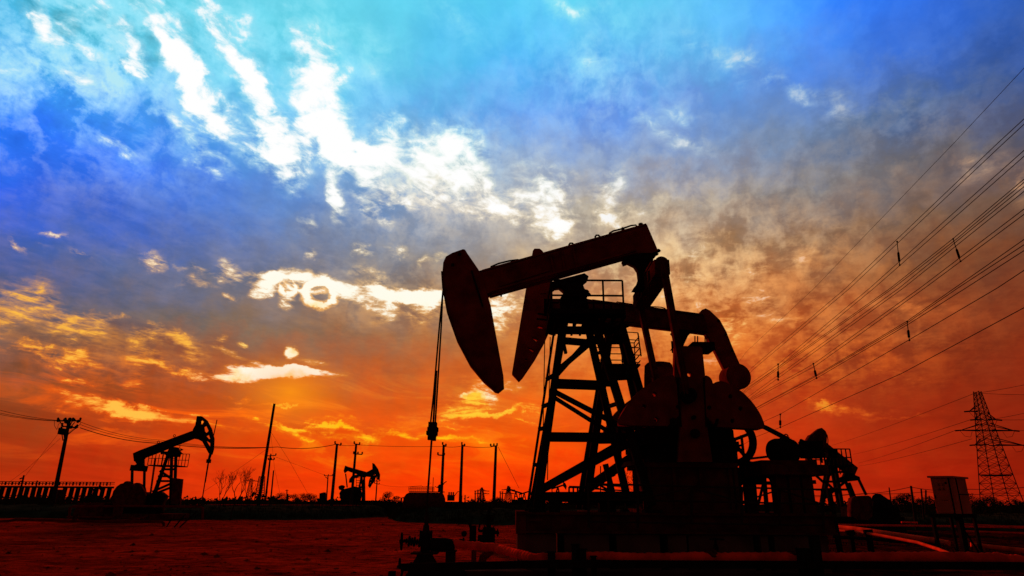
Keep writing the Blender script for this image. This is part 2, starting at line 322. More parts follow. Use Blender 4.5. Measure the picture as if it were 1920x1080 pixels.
def ground_mat(name, dark_side=True):
    m = bpy.data.materials.new(name); m.use_nodes = True; t = m.node_tree; b = t.nodes['Principled BSDF']
    nn, ll = t.nodes, t.links
    tcn = nn.new('ShaderNodeTexCoord')
    def nz(scale, det=8, st=(1,1,1), rough=.6):
        mpp = nn.new('ShaderNodeMapping'); mpp.inputs['Scale'].default_value = st; ll.new(tcn.outputs['Object'], mpp.inputs[0])
        n = nn.new('ShaderNodeTexNoise'); n.inputs['Scale'].default_value = scale; n.inputs['Detail'].default_value = det
        n.inputs['Roughness'].default_value = rough; ll.new(mpp.outputs[0], n.inputs['Vector']); return n.outputs[0]
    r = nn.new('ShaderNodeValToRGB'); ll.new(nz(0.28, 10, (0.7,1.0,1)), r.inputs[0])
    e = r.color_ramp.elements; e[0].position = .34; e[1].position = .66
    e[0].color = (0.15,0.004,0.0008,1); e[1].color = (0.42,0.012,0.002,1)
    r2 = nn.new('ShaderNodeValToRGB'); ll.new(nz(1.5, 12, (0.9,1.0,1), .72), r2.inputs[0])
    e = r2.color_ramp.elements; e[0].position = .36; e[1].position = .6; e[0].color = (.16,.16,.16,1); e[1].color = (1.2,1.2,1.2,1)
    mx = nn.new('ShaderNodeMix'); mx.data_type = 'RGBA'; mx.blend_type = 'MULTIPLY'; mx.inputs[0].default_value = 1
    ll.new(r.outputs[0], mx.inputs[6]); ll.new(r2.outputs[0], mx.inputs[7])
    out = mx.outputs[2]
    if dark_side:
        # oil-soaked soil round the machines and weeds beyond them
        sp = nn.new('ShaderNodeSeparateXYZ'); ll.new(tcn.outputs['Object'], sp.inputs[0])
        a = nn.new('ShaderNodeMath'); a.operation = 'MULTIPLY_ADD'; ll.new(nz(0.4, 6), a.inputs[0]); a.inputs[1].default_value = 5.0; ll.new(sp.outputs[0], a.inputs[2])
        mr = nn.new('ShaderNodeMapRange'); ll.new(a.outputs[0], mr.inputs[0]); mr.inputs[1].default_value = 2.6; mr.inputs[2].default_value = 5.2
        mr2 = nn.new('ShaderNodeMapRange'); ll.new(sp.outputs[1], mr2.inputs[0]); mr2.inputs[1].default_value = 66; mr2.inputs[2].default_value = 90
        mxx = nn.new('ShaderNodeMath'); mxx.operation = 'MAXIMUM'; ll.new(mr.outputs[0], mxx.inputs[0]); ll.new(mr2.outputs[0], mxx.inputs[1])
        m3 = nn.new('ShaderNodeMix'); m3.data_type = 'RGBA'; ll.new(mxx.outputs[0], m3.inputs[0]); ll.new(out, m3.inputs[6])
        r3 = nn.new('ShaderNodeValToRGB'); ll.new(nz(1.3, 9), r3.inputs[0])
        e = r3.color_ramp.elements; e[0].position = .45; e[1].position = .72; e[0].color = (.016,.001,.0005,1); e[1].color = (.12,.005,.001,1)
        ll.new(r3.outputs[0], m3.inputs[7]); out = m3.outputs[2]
    ll.new(out, b.inputs['Base Color']); b.inputs['Roughness'].default_value = 1.0; b.inputs['Specular IOR Level'].default_value = 0.0
    bp = nn.new('ShaderNodeBump'); bp.inputs['Strength'].default_value = 1.0; bp.inputs['Distance'].default_value = .14
    ll.new(nz(2.0, 12, (1,.8,1), .65), bp.inputs['Height']); ll.new(bp.outputs[0], b.inputs['Normal'])
    return m
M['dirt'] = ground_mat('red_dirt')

# ------------------------------------------------------------------ mesh helpers
def wloc(o):
    v = Vector((0,0,0))
    while o is not None: v += o.location; o = o.parent
    return v
def tag(o, label=None, cat=None, group=None, kind=None):
    if label: o['label'] = label
    if cat: o['category'] = cat
    if group: o['group'] = group
    if kind: o['kind'] = kind
    return o
def thing(name, loc, label, cat, group=None):
    o = bpy.data.objects.new(name, None); COL.objects.link(o); o.location = loc; o.empty_display_size = 0.3
    return tag(o, label, cat, group)
class MB:
    def __init__(s): s.v = []; s.f = []
    def quad_box(s, c):                        # 8 corners: bottom 4, top 4
        k = len(s.v); s.v += [Vector(p) for p in c]
        s.f += [(k,k+3,k+2,k+1),(k+4,k+5,k+6,k+7),(k,k+1,k+5,k+4),(k+1,k+2,k+6,k+5),(k+2,k+3,k+7,k+6),(k+3,k,k+4,k+7)]
        return s
    def box(s, a, b):
        x0,y0,z0 = a; x1,y1,z1 = b
        return s.quad_box([(x0,y0,z0),(x1,y0,z0),(x1,y1,z0),(x0,y1,z0),(x0,y0,z1),(x1,y0,z1),(x1,y1,z1),(x0,y1,z1)])
    def bar(s, p, q, w, h=None, upv=(0,0,1)):
        h = h or w; p = Vector(p); q = Vector(q); d = (q-p)
        if d.length < 1e-6: return s
        d.normalize(); u = Vector(upv)
        if abs(d.dot(u)) > 0.98: u = Vector((0,1,0))
        x = d.cross(u).normalized(); y = x.cross(d).normalized()
        c = []
        for e in (p, q):
            for sx, sy in ((-1,-1),(1,-1),(1,1),(-1,1)): c.append(e + x*(sx*w/2) + y*(sy*h/2))
        return s.quad_box(c)
    def tube(s, pts, r, n=8, cap=True, rs=None):
        pts = [Vector(p) for p in pts]; k0 = len(s.v); m = len(pts); px = None
        for i, p in enumerate(pts):
            d = (pts[min(i+1,m-1)] - pts[max(i-1,0)]).normalized()
            if px is None:
                u = Vector((0,0,1)) if abs(d.z) < 0.9 else Vector((0,1,0)); x = d.cross(u).normalized()
            else: x = (px - d*px.dot(d)).normalized()
            px = x; y = d.cross(x)
            rr = rs[i] if rs else r
            for j in range(n):
                a = 2*math.pi*j/n; s.v.append(p + x*(rr*math.cos(a)) + y*(rr*math.sin(a)))
        for i in range(m-1):
            for j in range(n):
                a = k0+i*n+j; b = k0+i*n+(j+1)%n; s.f.append((a,b,b+n,a+n))
        if cap:
            s.f.append(tuple(k0+j for j in range(n))[::-1]); s.f.append(tuple(k0+(m-1)*n+j for j in range(n)))
        return s
    def lathe(s, base, axis, prof, n=16):      # prof: (distance along axis, radius)
        base = Vector(base); a = Vector(axis).normalized()
        pts = [base + a*t for t, _ in prof]; u = Vector((0,0,1)) if abs(a.z) < .9 else Vector((0,1,0))
        x = a.cross(u).normalized(); y = a.cross(x); k0 = len(s.v)
        for (t, r), p in zip(prof, pts):
            for j in range(n):
                g = 2*math.pi*j/n; s.v.append(p + x*(r*math.cos(g)) + y*(r*math.sin(g)))
        for i in range(len(prof)-1):
            for j in range(n):
                q = k0+i*n+j; b = k0+i*n+(j+1)%n; s.f.append((q,b,b+n,q+n))
        s.f.append(tuple(k0+j for j in range(n))[::-1]); s.f.append(tuple(k0+(len(prof)-1)*n+j for j in range(n)))
        return s
    def ring(s, c, axis, R, r, n=24, k=6, a0=0, a1=2*math.pi):
        c = Vector(c); a = Vector(axis).normalized(); u = Vector((0,0,1)) if abs(a.z) < .9 else Vector((0,1,0))
        x = a.cross(u).normalized(); y = a.cross(x)
        full = abs(a1-a0-2*math.pi) < 1e-3; m = n if full else n+1; k0 = len(s.v)
        for i in range(m):
            g = a0+(a1-a0)*i/n; rd = x*math.cos(g)+y*math.sin(g)
            for j in range(k):
                h = 2*math.pi*j/k; s.v.append(c + rd*(R+r*math.cos(h)) + a*(r*math.sin(h)))
        for i in range(n):
            for j in range(k):
                i2 = (i+1)%m; s.f.append((k0+i*k+j, k0+i*k+(j+1)%k, k0+i2*k+(j+1)%k, k0+i2*k+j))
        return s
    def blob(s, c, r, n=7, jit=0.2, sq=1.0, seed=0):
        rnd = random.Random(seed); k0 = len(s.v); c = Vector(c)
        for i in range(n+1):
            th = math.pi*i/n
            for j in range(n*2):
                ph = math.pi*j/n; q = r*(1+rnd.uniform(-jit,jit))
                s.v.append(c + Vector((q*math.sin(th)*math.cos(ph), q*math.sin(th)*math.sin(ph), q*sq*math.cos(th))))
        for i in range(n):
            for j in range(n*2):
                a = k0+i*n*2+j; b = k0+i*n*2+(j+1)%(n*2); s.f.append((a,a+n*2,b+n*2,b))
        return s
    def build(s, name, mat, parent=None, smooth=False, loc=None):
        off = wloc(parent) if parent else (Vector(loc) if loc is not None else Vector((0,0,0)))
        me = bpy.data.meshes.new(name); me.from_pydata([tuple(v-off) for v in s.v], [], s.f); me.update()
        bm = bmesh.new(); bm.from_mesh(me); bmesh.ops.recalc_face_normals(bm, faces=bm.faces[:]); bm.to_mesh(me); bm.free()
        me.materials.append(M[mat])
        if smooth:
            for p in me.polygons: p.use_smooth = True
            try: me.set_sharp_from_angle(angle=math.radians(45))
            except Exception: pass
        o = bpy.data.objects.new(name, me); COL.objects.link(o)
        if parent: o.parent = parent
        else: o.location = off
        return o
def plate(name, mat, parent, polys, Y, th, bev=0.0, slope=0.0):
    """steel plate profile standing at depth Y, real thickness th; the first outline is the edge, further ones are holes"""
    cu = bpy.data.curves.new(name+'_cu', 'CURVE'); cu.dimensions = '2D'; cu.fill_mode = 'BOTH'
    for pl in polys:
        sp = cu.splines.new('POLY'); sp.points.add(len(pl)-1); sp.use_cyclic_u = True
        for k, (px, py) in enumerate(pl):
            w = W(px, py, Y-th/2); sp.points[k].co = (w.x, w.z, 0, 1)
    cu.extrude = th/2; cu.bevel_depth = bev
    tmp = bpy.data.objects.new('tmp', cu); COL.objects.link(tmp)
    dg = bpy.context.evaluated_depsgraph_get(); me = bpy.data.meshes.new_from_object(tmp.evaluated_get(dg))
    bpy.data.objects.remove(tmp); bpy.data.curves.remove(cu)
    off = wloc(parent) if parent else Vector((0,0,0))
    for v in me.vertices:
        x, z, y = v.co; v.co = Vector((x, Y - y, z)) - off
    bm = bmesh.new(); bm.from_mesh(me); bmesh.ops.remove_doubles(bm, verts=bm.verts[:], dist=1e-4)
    bmesh.ops.recalc_face_normals(bm, faces=bm.faces[:]); bm.to_mesh(me); bm.free()
    me.name = name; me.materials.clear(); me.materials.append(M[mat])
    for p in me.polygons: p.material_index = 0
    o = bpy.data.objects.new(name, me); COL.objects.link(o)
    if parent: o.parent = parent
    return o
def circ(cx, cy, r, n=10, ry=None):
    ry = ry or r
    return [(cx+r*math.cos(2*math.pi*i/n), cy+ry*math.sin(2*math.pi*i/n)) for i in range(n)]
def smooth_poly(pts, it=1):
    for _ in range(it):
        out = []
        for i, p in enumerate(pts):
            q = pts[(i+1) % len(pts)]
            out += [(p[0]*.8+q[0]*.2, p[1]*.8+q[1]*.2), (p[0]*.2+q[0]*.8, p[1]*.2+q[1]*.8)]
        pts = out
    return pts

# ================================================================== THE SETTING
def ground_h(x, y):
    r = math.hypot(x, y)
    k = min(1.0, r/12.0)*min(1.0, 160.0/max(r,1))
    return (noise.fractal(Vector((x*.2, y*.16, 3)), 1.0, 2.1, 5)*0.11 + noise.fractal(Vector((x*1.1, y*.9, 9)), 1.0, 2.0, 4)*0.034)*k
def build_ground():
    b = MB(); azs = []
    a = -180.0
    while a < 180:
        azs.append(math.radians(a)); a += 0.45 if -46 < a < 46 else 6
    rs = [1.5*(1.045**i) for i in range(60)]
    rs = [r for r in rs]; r = rs[-1]
    while r < 9000: r *= 1.09 if r < 200 else 1.25; rs.append(r)
    n = len(azs)
    b.v.append(Vector((0,0,ground_h(0,0))))
    for r in rs:
        for a in azs:
            x, y = r*math.sin(a), r*math.cos(a); b.v.append(Vector((x, y, ground_h(x, y))))
    for j in range(n): b.f.append((0, 1+j, 1+(j+1)%n))
    for i in range(len(rs)-1):
        for j in range(n):
            p = 1+i*n+j; q = 1+i*n+(j+1)%n; b.f.append((p, p+n, q+n, q))
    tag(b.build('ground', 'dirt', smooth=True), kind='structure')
build_ground()
def bank(name, near, far, h, mat='grass', rag=0.25, seed=1):
    """a low earth bank between two ground lines (lists of (x, y))"""
    b = MB(); n = 220; m = 16
    def along(L, t):
        t *= len(L)-1; i = min(int(t), len(L)-2); f = t-i
        return L[i][0]*(1-f)+L[i+1][0]*f, L[i][1]*(1-f)+L[i+1][1]*f
    for i in range(n+1):
        t = i/n; a = along(near, t); c = along(far, t)
        endk = min(1, t*14, (1-t)*14)
        for j in range(m+1):
            s = j/m; x = a[0]*(1-s)+c[0]*s; y = a[1]*(1-s)+c[1]*s
            z = h*endk*min(1, math.sin(math.pi*s)**.6)*(1+rag*noise.fractal(Vector((x*.35,y*.35,seed)),1,2,4)) + noise.noise(Vector((x*2,y*2,seed)))*.07*endk*math.sin(math.pi*s)
            if j in (0, m) or i in (0, n): z = -0.25
            if i in range(1, n) and j in (1, m-1): y += noise.noise(Vector((x*.5, 0, seed)))*.9
            b.v.append(Vector((x, y, z)))
    for i in range(n):
        for j in range(m):
            p = i*(m+1)+j; b.f.append((p, p+1, p+m+2, p+m+1))
    return tag(b.build(name, mat, smooth=True), kind='structure'), near, far, h
# left bank, middle bank and the rough ground on the right
BANKS = []
BANKS.append(bank('grass_bank', [(-95,68),(-31,63),(-22,62),(-17.5,66),(-15.5,74),(-15,88)], [(-115,84),(-60,82),(-40,84),(-30,90),(-24,98),(-19,104)], 1.12, seed=2))
BANKS.append(bank('grass_bank', [(-12.8,72),(-10.5,62),(-6,56),(0,52),(6,50),(14,50)], [(-15,84),(-10,80),(-4,76),(2,72),(8,70),(16,70)], 1.05, seed=5))
BANKS.append(bank('grass_bank', [(16,52),(24,50),(34,48),(52,50),(90,60)], [(18,72),(28,70),(40,68),(60,74),(110,90)], 0.95, seed=8))

def grass(name, areas, count, hmin, hmax, seed):
    rnd = random.Random(seed); b = MB()
    for _ in range(count):
        near, far, h = rnd.choice(areas)
        t = rnd.random()*(len(near)-1); i = min(int(t), len(near)-2); f = t-i
        ax, ay = near[i][0]*(1-f)+near[i+1][0]*f, near[i][1]*(1-f)+near[i+1][1]*f
        cx, cy = far[i][0]*(1-f)+far[i+1][0]*f, far[i][1]*(1-f)+far[i+1][1]*f
        s = rnd.random()**1.3*0.9+0.03
        x, y = ax*(1-s)+cx*s, ay*(1-s)+cy*s
        z = h*math.sin(math.pi*s)**.6*.93
        for _ in range(3):
            hh = rnd.uniform(hmin, hmax); w = rnd.uniform(.02,.05); lx, ly = rnd.uniform(-.25,.25)*hh*2, rnd.uniform(-.2,.2)*hh
            dx = rnd.uniform(-.15,.15); k = len(b.v)
            b.v += [Vector((x+dx-w,y,z-.1)), Vector((x+dx+w,y,z-.1)), Vector((x+dx+lx*.5,y+ly*.5,z+hh*.65)), Vector((x+dx+lx,y+ly,z+hh))]
            b.f += [(k,k+1,k+2),(k+2,k+3,k)] if False else [(k,k+1,k+2),(k,k+2,k+3)]
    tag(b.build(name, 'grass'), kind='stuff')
grass('grass', [(n_, f_, h_) for (_, n_, f_, h_) in BANKS], 9000, .10, .38, 3)
def weeds():
    rnd = random.Random(12); b = MB()
    for _ in range(2600):
        y = rnd.uniform(20, 47); x = rnd.uniform(y*.28+3, y*.85+6); z = ground_h(x, y)
        if noise.noise(Vector((x*.25, y*.25, 4))) < 0.02: continue
        for _ in range(4):
            hh = rnd.uniform(.05,.22); w = rnd.uniform(.006,.016); dx = rnd.uniform(-.1,.1); k = len(b.v)
            b.v += [Vector((x+dx-w,y,z-.02)), Vector((x+dx+w,y,z-.02)), Vector((x+dx+rnd.uniform(-.1,.1),y+rnd.uniform(-.1,.1),z+hh))]
            b.f.append((k,k+1,k+2))
    tag(b.build('weeds', 'grass'), kind='stuff')
weeds()
def clods():
    rnd = random.Random(5); b = MB()
    for _ in range(3200):
        r = rnd.uniform(14, 62); a = math.radians(rnd.uniform(-42, 40)); x, y = r*math.sin(a), r*math.cos(a)
        s = rnd.uniform(.015,.06)*(1 if rnd.random() < .93 else 2.6); z = ground_h(x, y)
        k = len(b.v)
        for q in ((1,0,0),(0,1,0),(-1,0,0),(0,-1,0),(0,0,.7)):
            b.v.append(Vector((x+q[0]*s*rnd.uniform(.7,1.6), y+q[1]*s*rnd.uniform(.7,1.3), z-.01+q[2]*s)))
        b.f += [(k,k+1,k+4),(k+1,k+2,k+4),(k+2,k+3,k+4),(k+3,k,k+4)]
    tag(b.build('clods', 'dirt'), kind='stuff')
clods()

# ================================================================== NEAR PUMPJACK (A): stands at 18.3 m, its cranks at 16.9 and 19.8 m
ZS = W(970, 960, 17).z            # top of its skid
ZB = W(970, 998, 17).z            # underside of the skid
A = thing('pumpjack', (W(1150,960,18.3).x, 18.3, ZB), 'nearest and largest pumpjack, beam tilted up right over half disc counterweights', 'pumpjack', 'oil pumpjacks')
YA = 18.3
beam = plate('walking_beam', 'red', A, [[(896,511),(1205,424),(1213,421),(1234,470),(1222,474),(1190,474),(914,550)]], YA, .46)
fl = MB()
for yy in (-.27, .27):
    fl.bar(W(905,514,YA-.2)+Vector((0,yy,0)), W(1208,428,YA-.2)+Vector((0,yy,0)), .10, .05)
    fl.bar(W(918,552,YA-.2)+Vector((0,yy,0)), W(1190,476,YA-.2)+Vector((0,yy,0)), .10, .05)
for px in (1032, 1052, 1074):
    t = (px-905)/303; p = W(px, 513-87*t, YA-.25); q = W(px+7, 549-87*t, YA-.25); fl.bar(p, q, .05, .10)
fl.bar(W(936,536,YA-.27), W(1030,506,YA-.27), .05, .06); fl.bar(W(936,536,YA-.27), W(940,556,YA-.27), .05, .05)
fl.build('beam_flange', 'red', beam)
rl = MB()
def hoop(b, pts, Y, r=.028): b.tube([W(x, y, Y) for x, y in pts], r, 6)
hoop(rl, [(919,506),(921,500),(935,494),(955,489),(971,487),(979,490)], YA-.2)
hoop(rl, [(1142,442),(1143,437),(1150,433),(1166,429),(1183,423),(1192,422),(1197,428)], YA-.2)
hoop(rl, [(1168,436),(1168,427)], YA-.2, .05); hoop(rl, [(1202,425),(1201,419)], YA-.2, .07)
rl.build('handrail', 'blk', beam, smooth=True)
for cx, cy in ((1072,463),(1121,448)):
    b = MB(); hoop(b, [(cx-4,cy),(cx-5,cy-4),(cx-3,cy-7),(cx+1,cy-7),(cx+4,cy-4),(cx+6,cy-1)], YA-.2, .03); b.build('lifting_eye', 'blk', beam, smooth=True)
head = plate('horse_head', 'red', A, [[(831,492),(836,481),(848,474),(868,467),(872,468),(877,476),(897,505),(903,517),(920,572),(930,628),(944,705),(945,724),(934,733),(928,732),(905,712),(880,682),(856,637),(840,592),(831,545),(829,515)]], YA, .50)
for dy in (-.27,.27):
    hb = MB(); pts = [(829,515),(831,545),(840,592),(856,637),(880,682),(905,712),(928,732)]
    for p, q in zip(pts, pts[1:]): hb.bar(W(p[0]+1,p[1],YA)+Vector((0,dy,0)), W(q[0]+1,q[1],YA)+Vector((0,dy,0)), .04, .09, upv=(0,1,0))
    hb.build('cable_track', 'redd', head)
for cx, cy in ((849,497),(862,477)):
    hb = MB(); hb.lathe(W(cx,cy,YA-.24), (0,-1,0), [(0,.05),(.03,.05)], 10); hb.build('bolt', 'blk', head)
hb = MB()
hb.bar(W(884,508,YA-.25), W(905,575,YA-.25), .07, .05); hb.bar(W(897,510,YA-.2), W(909,507,YA-.2), .05, .05)
hb.build('head_hinge', 'blk', head)
for dy in (-.16, .16):
    b = MB(); b.tube([W(830.5,545,YA+dy), W(824 if dy<0 else 827.5,610,YA+dy), W(813 if dy<0 else 819.5,740,YA+dy), W(807 if dy<0 else 816,796,YA+dy)], .024, 6); b.build('bridle_cable', 'blk', A, smooth=True)
b = MB(); b.tube([W(818.5,695,YA), W(812,800,YA)], .028, 6); b.build('guide_rod', 'dark', A)
b = MB(); c = W(811,807,YA)
b.box(c-Vector((.11,.14,.16)), c+Vector((.11,.14,.22))).box(c-Vector((.15,.20,.13)), c+Vector((.13,.20,-.03))).box(c-Vector((.13,.16,.03)), c+Vector((.15,.16,.08)))
b.box(c-Vector((.12,.1,.26)), c+Vector((-.04,.1,-.13))).box(c+Vector((.01,-.1,-.28)), c+Vector((.10,.1,-.13)))
b.build('carrier_bar', 'blk', A)
b = MB(); b.tube([W(810,815,YA), W(799,968,YA)], .028, 8); b.build('polished_rod', 'dark', A, smooth=True)

# samson post: four legs, two in front at 17.1 and two behind at 19.5
YN, YF = 17.1, 19.5
def tower_leg(b, p, q, w, ch=True): b.bar(p, q, w, w*.8, upv=(0,1,0))
TOPZ = W(1080, 572, YA).z
LN0, LN1 = W(1059,580,YA-.35), W(1007,950,YN); LF0 = W(1064,582,YA+.35); LF1 = Vector((LN1.x-.05, YF, LN1.z))
RN1 = W(1222,948,YN); RN0 = W(1110,588,YA-.35); RF0 = W(1097,588,YA+.35); RF1 = Vector((W(1179,948,YF).x, YF, RN1.z))
def lerp(a, b, t): return a*(1-t)+b*t
sp = MB(); sp.bar(LN0, RN0, .2, .2); sp.bar(LF0, RF0, .2, .2)
sp.bar(lerp(LN0,RN0,.5)+Vector((0,0,.1)), lerp(LF0,RF0,.5)+Vector((0,0,.1)), .6, .2)
post = sp.build('samson_post', 'blk', A)
for a, c, w in ((LN0,LN1,.20),(LF0,LF1,.18),(RN0,RN1,.21),(RF0,RF1,.20)):
    b = MB(); b.bar(a, c, w, w, upv=(0,1,0)); b.box(Vector((c.x-.22,c.y-.2,ZS)), Vector((c.x+.22,c.y+.2,ZS+.06))); b.build('leg', 'blk', post)
br = MB()
def brace(b, a0, a1, t, c0, c1, u, w=.2): b.bar(lerp(a0,a1,t), lerp(c0,c1,u), w, w*.45, upv=(0,1,0))
for (a0,a1,c0,c1) in ((LN0,LN1,RN0,RN1),(LF0,LF1,RF0,RF1)):
    near = a0 is LN0; w = .155 if near else .135
    brace(br, a0,a1,.17,c0,c1,.17,w*.8); brace(br, a0,a1,.40,c0,c1,.40,w); brace(br, a0,a1,.67,c0,c1,.67,w)
    brace(br, a0,a1,.35,c0,c1,.13,w)
    brace(br, a0,a1,.45,c0,c1,.64,w*.9); brace(br, a0,a1,.93,c0,c1,.70,w*1.2); brace(br, a0,a1,.955,c0,c1,.955,w*1.4)
for (a0,a1,c0,c1) in ((LN0,LN1,LF0,LF1),(RN0,RN1,RF0,RF1)):
    for t in (.22,.5,.8): brace(br, a0,a1,t,c0,c1,t,.13)
    brace(br, a0,a1,.5,c0,c1,.8,.1)
br.build('brace', 'blk', post)
# ladder up the front face
ld = MB(); l0, l1 = W(1042,600,YN+.6), W(989,950,YN-.3)
for dy in (-.2,.2): ld.bar(l0+Vector((0,dy,0)), l1+Vector((0,dy,0)), .055, .07, upv=(0,1,0))
for k in range(19):
    p = lerp(l0,l1,k/18+.001); ld.bar(p+Vector((0,-.2,0)), p+Vector((0,.2,0)), .035)
for k in (.35,.5,.62,.8): ld.bar(lerp(l0,l1,k), lerp(LN0,LN1,k+.01), .08, .10)
ld.build('ladder', 'blk', A)
# bearing housing between post and beam
sb = plate('saddle_bearing', 'blk', A, [[(1036,528),(1042,526),(1096,512),(1104,518),(1097,524),(1092,530),(1096,541),(1102,545),(1103,552),(1100,556),(1104,580),(1106,600),(1056,596),(1052,572),(1050,560),(1057,548),(1058,540),(1050,533),(1042,534),(1038,537)]], YA, .55)
b = MB(); b.lathe(W(1079,541,YA-.62), (0,1,0), [(0,.14),(.03,.2),(1.2,.2),(1.24,.14)], 16)
for cx, cy in ((1038,532),(1042,536),(1100,547),(1103,552),(1046,535)): b.blob(W(cx,cy,YA-.2), .07, 4, .2)
b.build('shaft', 'blk', sb)
# work platform round the post top
plz = W(1080,588,YA-1).z
pf = MB(); xl, xr = W(1031,588,YA-1).x, W(1171,594,YA-1).x
pf.box((xl,YA-1.15,plz), (xr,YA-.55,plz+.07)).box((xl,YA+.6,plz+.0), (xr,YA+1.1,plz+.07))
pf.box((xl,YA-.55,plz+.003), (xl+.35,YA+.6,plz+.073))
pf.bar((xl,YA-1.17,plz+.02),(xr,YA-1.17,plz+.02),.06,.14); pf.bar((xl,YA+1.12,plz+.02),(xr,YA+1.12,plz+.02),.06,.14)
for k in range(9): x = lerp(Vector((xl,0,0)),Vector((xr,0,0)),k/8).x; pf.bar((x,YA-1.1,plz-.06),(x,YA+1.05,plz-.06),.06,.12)
pf.bar((xl+.2,YA-1.1,plz-.05),(LN0.x,YA-.4,plz-1.0),.08); pf.bar((xr-.6,YA-1.1,plz-.05),(RN0.x,YA-.4,plz-.8),.08)
plat = pf.build('work_platform', 'blk', A)
hr = MB()
for yy in (YA-1.1, YA+1.05):
    for x in (xl+.05, xl+.85, lerp(Vector((xl,0,0)),Vector((xr,0,0)),.72).x, xr-.03):
        hr.tube([(x,yy,plz),(x,yy,plz+.95)], .028, 6)
    for h in (.5,.95): hr.tube([(xl+.05,yy,plz+h),(xr-.03,yy,plz+h)], .028, 6)
hr.tube([(xl+.05,YA-1.1,plz+.95),(xl+.05,YA+1.05,plz+.95)], .028, 6); hr.tube([(xl+.05,YA-1.1,plz+.5),(xl+.05,YA+1.05,plz+.5)], .028, 6)
hr.build('handrail', 'blk', plat, smooth=True)

# tail bearing and equalizer
tb = plate('tail_bearing', 'blk', A, [[(1169,484),(1172,491),(1180,488),(1186,491),(1192,494),(1198,503),(1200,518),(1196,530),(1188,540),(1214,540),(1228,516),(1225,499),(1225,481),(1233,474),(1236,470),(1230,468),(1205,474)]], YA, .42)
for cx, cy in ((1171,492),(1177,491),(1183,492),(1235,470),(1231,476)):
    b = MB(); b.blob(W(cx,cy,YA-.15), .06, 4, .2); b.build('bolt', 'blk', tb)
zq = W(1243,507,17.0).z; xq = W(1238,507,17.0).x
eq = MB(); e0, e1 = Vector((xq,16.75,zq+.02)), Vector((xq-.02,19.95,zq-.02))
eq.bar(e0, e1, .42, .42); eq.bar(e0+Vector((0,.3,.25)), e1+Vector((0,-.3,.25)), .48, .05); eq.bar(e0+Vector((0,.3,-.25)), e1+Vector((0,-.3,-.25)), .48, .05)
eq.lathe(e0+Vector((-.02,-.1,.08)), (0,1,0), [(0,.14),(.03,.2),(.42,.2),(.45,.15)], 16)
eq.lathe(e1+Vector((0,-.3,0)), (0,1,0), [(0,.15),(.03,.2),(.42,.2),(.45,.14)], 16)
for k in range(5): y = 17.5+k*.45; eq.bar((xq-.24,y,zq-.16),(xq-.24,y,zq+.16),.04,.06); eq.bar((xq+.22,y,zq-.25),(xq+.05,y,zq-.25),.07,.09)
eqo = eq.build('equalizer', 'redd', A)
# cranks, counterweights, pitman arms
YC = 16.9
def crank_set(Y, dY):
    D = Vector((0, dY, 0))
    c = plate('crank', 'red', A, [[(1266,650),(1270,648),(1314,650),(1317,654),(1322,702),(1326,800),(1336,866),(1272,866),(1276,800),(1266,702)], circ(1293,702,4.5)], YC, .22)
    lw = plate('counterweight', 'red', A, [smooth_poly([(1164,797),(1160,788),(1170,770),(1184,748),(1204,728),(1228,712),(1246,705),(1268,703),(1274,799)]), circ(1228,739,4.6), circ(1208,762,4.6), circ(1231,786,4.6)], YC, .42)
    rw = plate('counterweight', 'red', A, [smooth_poly([(1326,799),(1322,703),(1330,706),(1335,712),(1337,720),(1342,716),(1354,714),(1372,722),(1394,736),(1412,755),(1426,776),(1434,796),(1432,804),(1420,804)]), circ(1370,743,4.6), circ(1389,766,4.6), circ(1374,789,4.6)], YC, .42)
    det = MB(); dt = MB()
    det.lathe(W(1305,812,YC-.22), (0,1,0), [(0,.09),(.02,.11),(.11,.12)], 18); det.lathe(W(1294,740,YC-.4), (0,1,0), [(0,.14),(.03,.19),(.3,.19)], 18)
    det.bar(W(1270,708,YC-.13), W(1276,800,YC-.13), .05,.05); det.bar(W(1320,708,YC-.13), W(1325,800,YC-.13), .05,.05)
    for cx, cy in ((1272,762),(1330,764),(1302,782),(1287,715)): det.lathe(W(cx,cy,YC-.25), (0,1,0), [(0,.05),(.14,.05)], 10)
    det.build('bolt', 'blk', c)
    wk = MB(); wk.box(W(1258,798,YC-.28)-Vector((0,.03,0)), W(1268,786,YC-.2)); wk.bar(W(1340,802,YC-.25), W(1345,786,YC-.25), .16,.05); wk.bar(W(1258,802,YC-.25), W(1262,784,YC-.25), .14,.05)
    wk.build('clamp', 'blk', lw)
    for o in (c, lw, rw): o.location.y += dY
    for o in (c,):
        pass
    p0 = (e0 if dY == 0 else e1) + Vector((0,(-.12 if dY == 0 else .02),0)); p1 = W(1287,740,YC-.3) + D*1.0 + Vector((0,0 if dY==0 else -.0,0))
    pm = MB(); pm.bar(p0, p1, .17, .2, upv=(0,1,0)); pm.bar(p0+Vector((.0,-.11,0)), p1+Vector((0,-.11,0)), .06,.03, upv=(0,1,0))
    pm.build('pitman_arm', 'redd', A)
crank_set(YC, 0); crank_set(YC, 2.75)
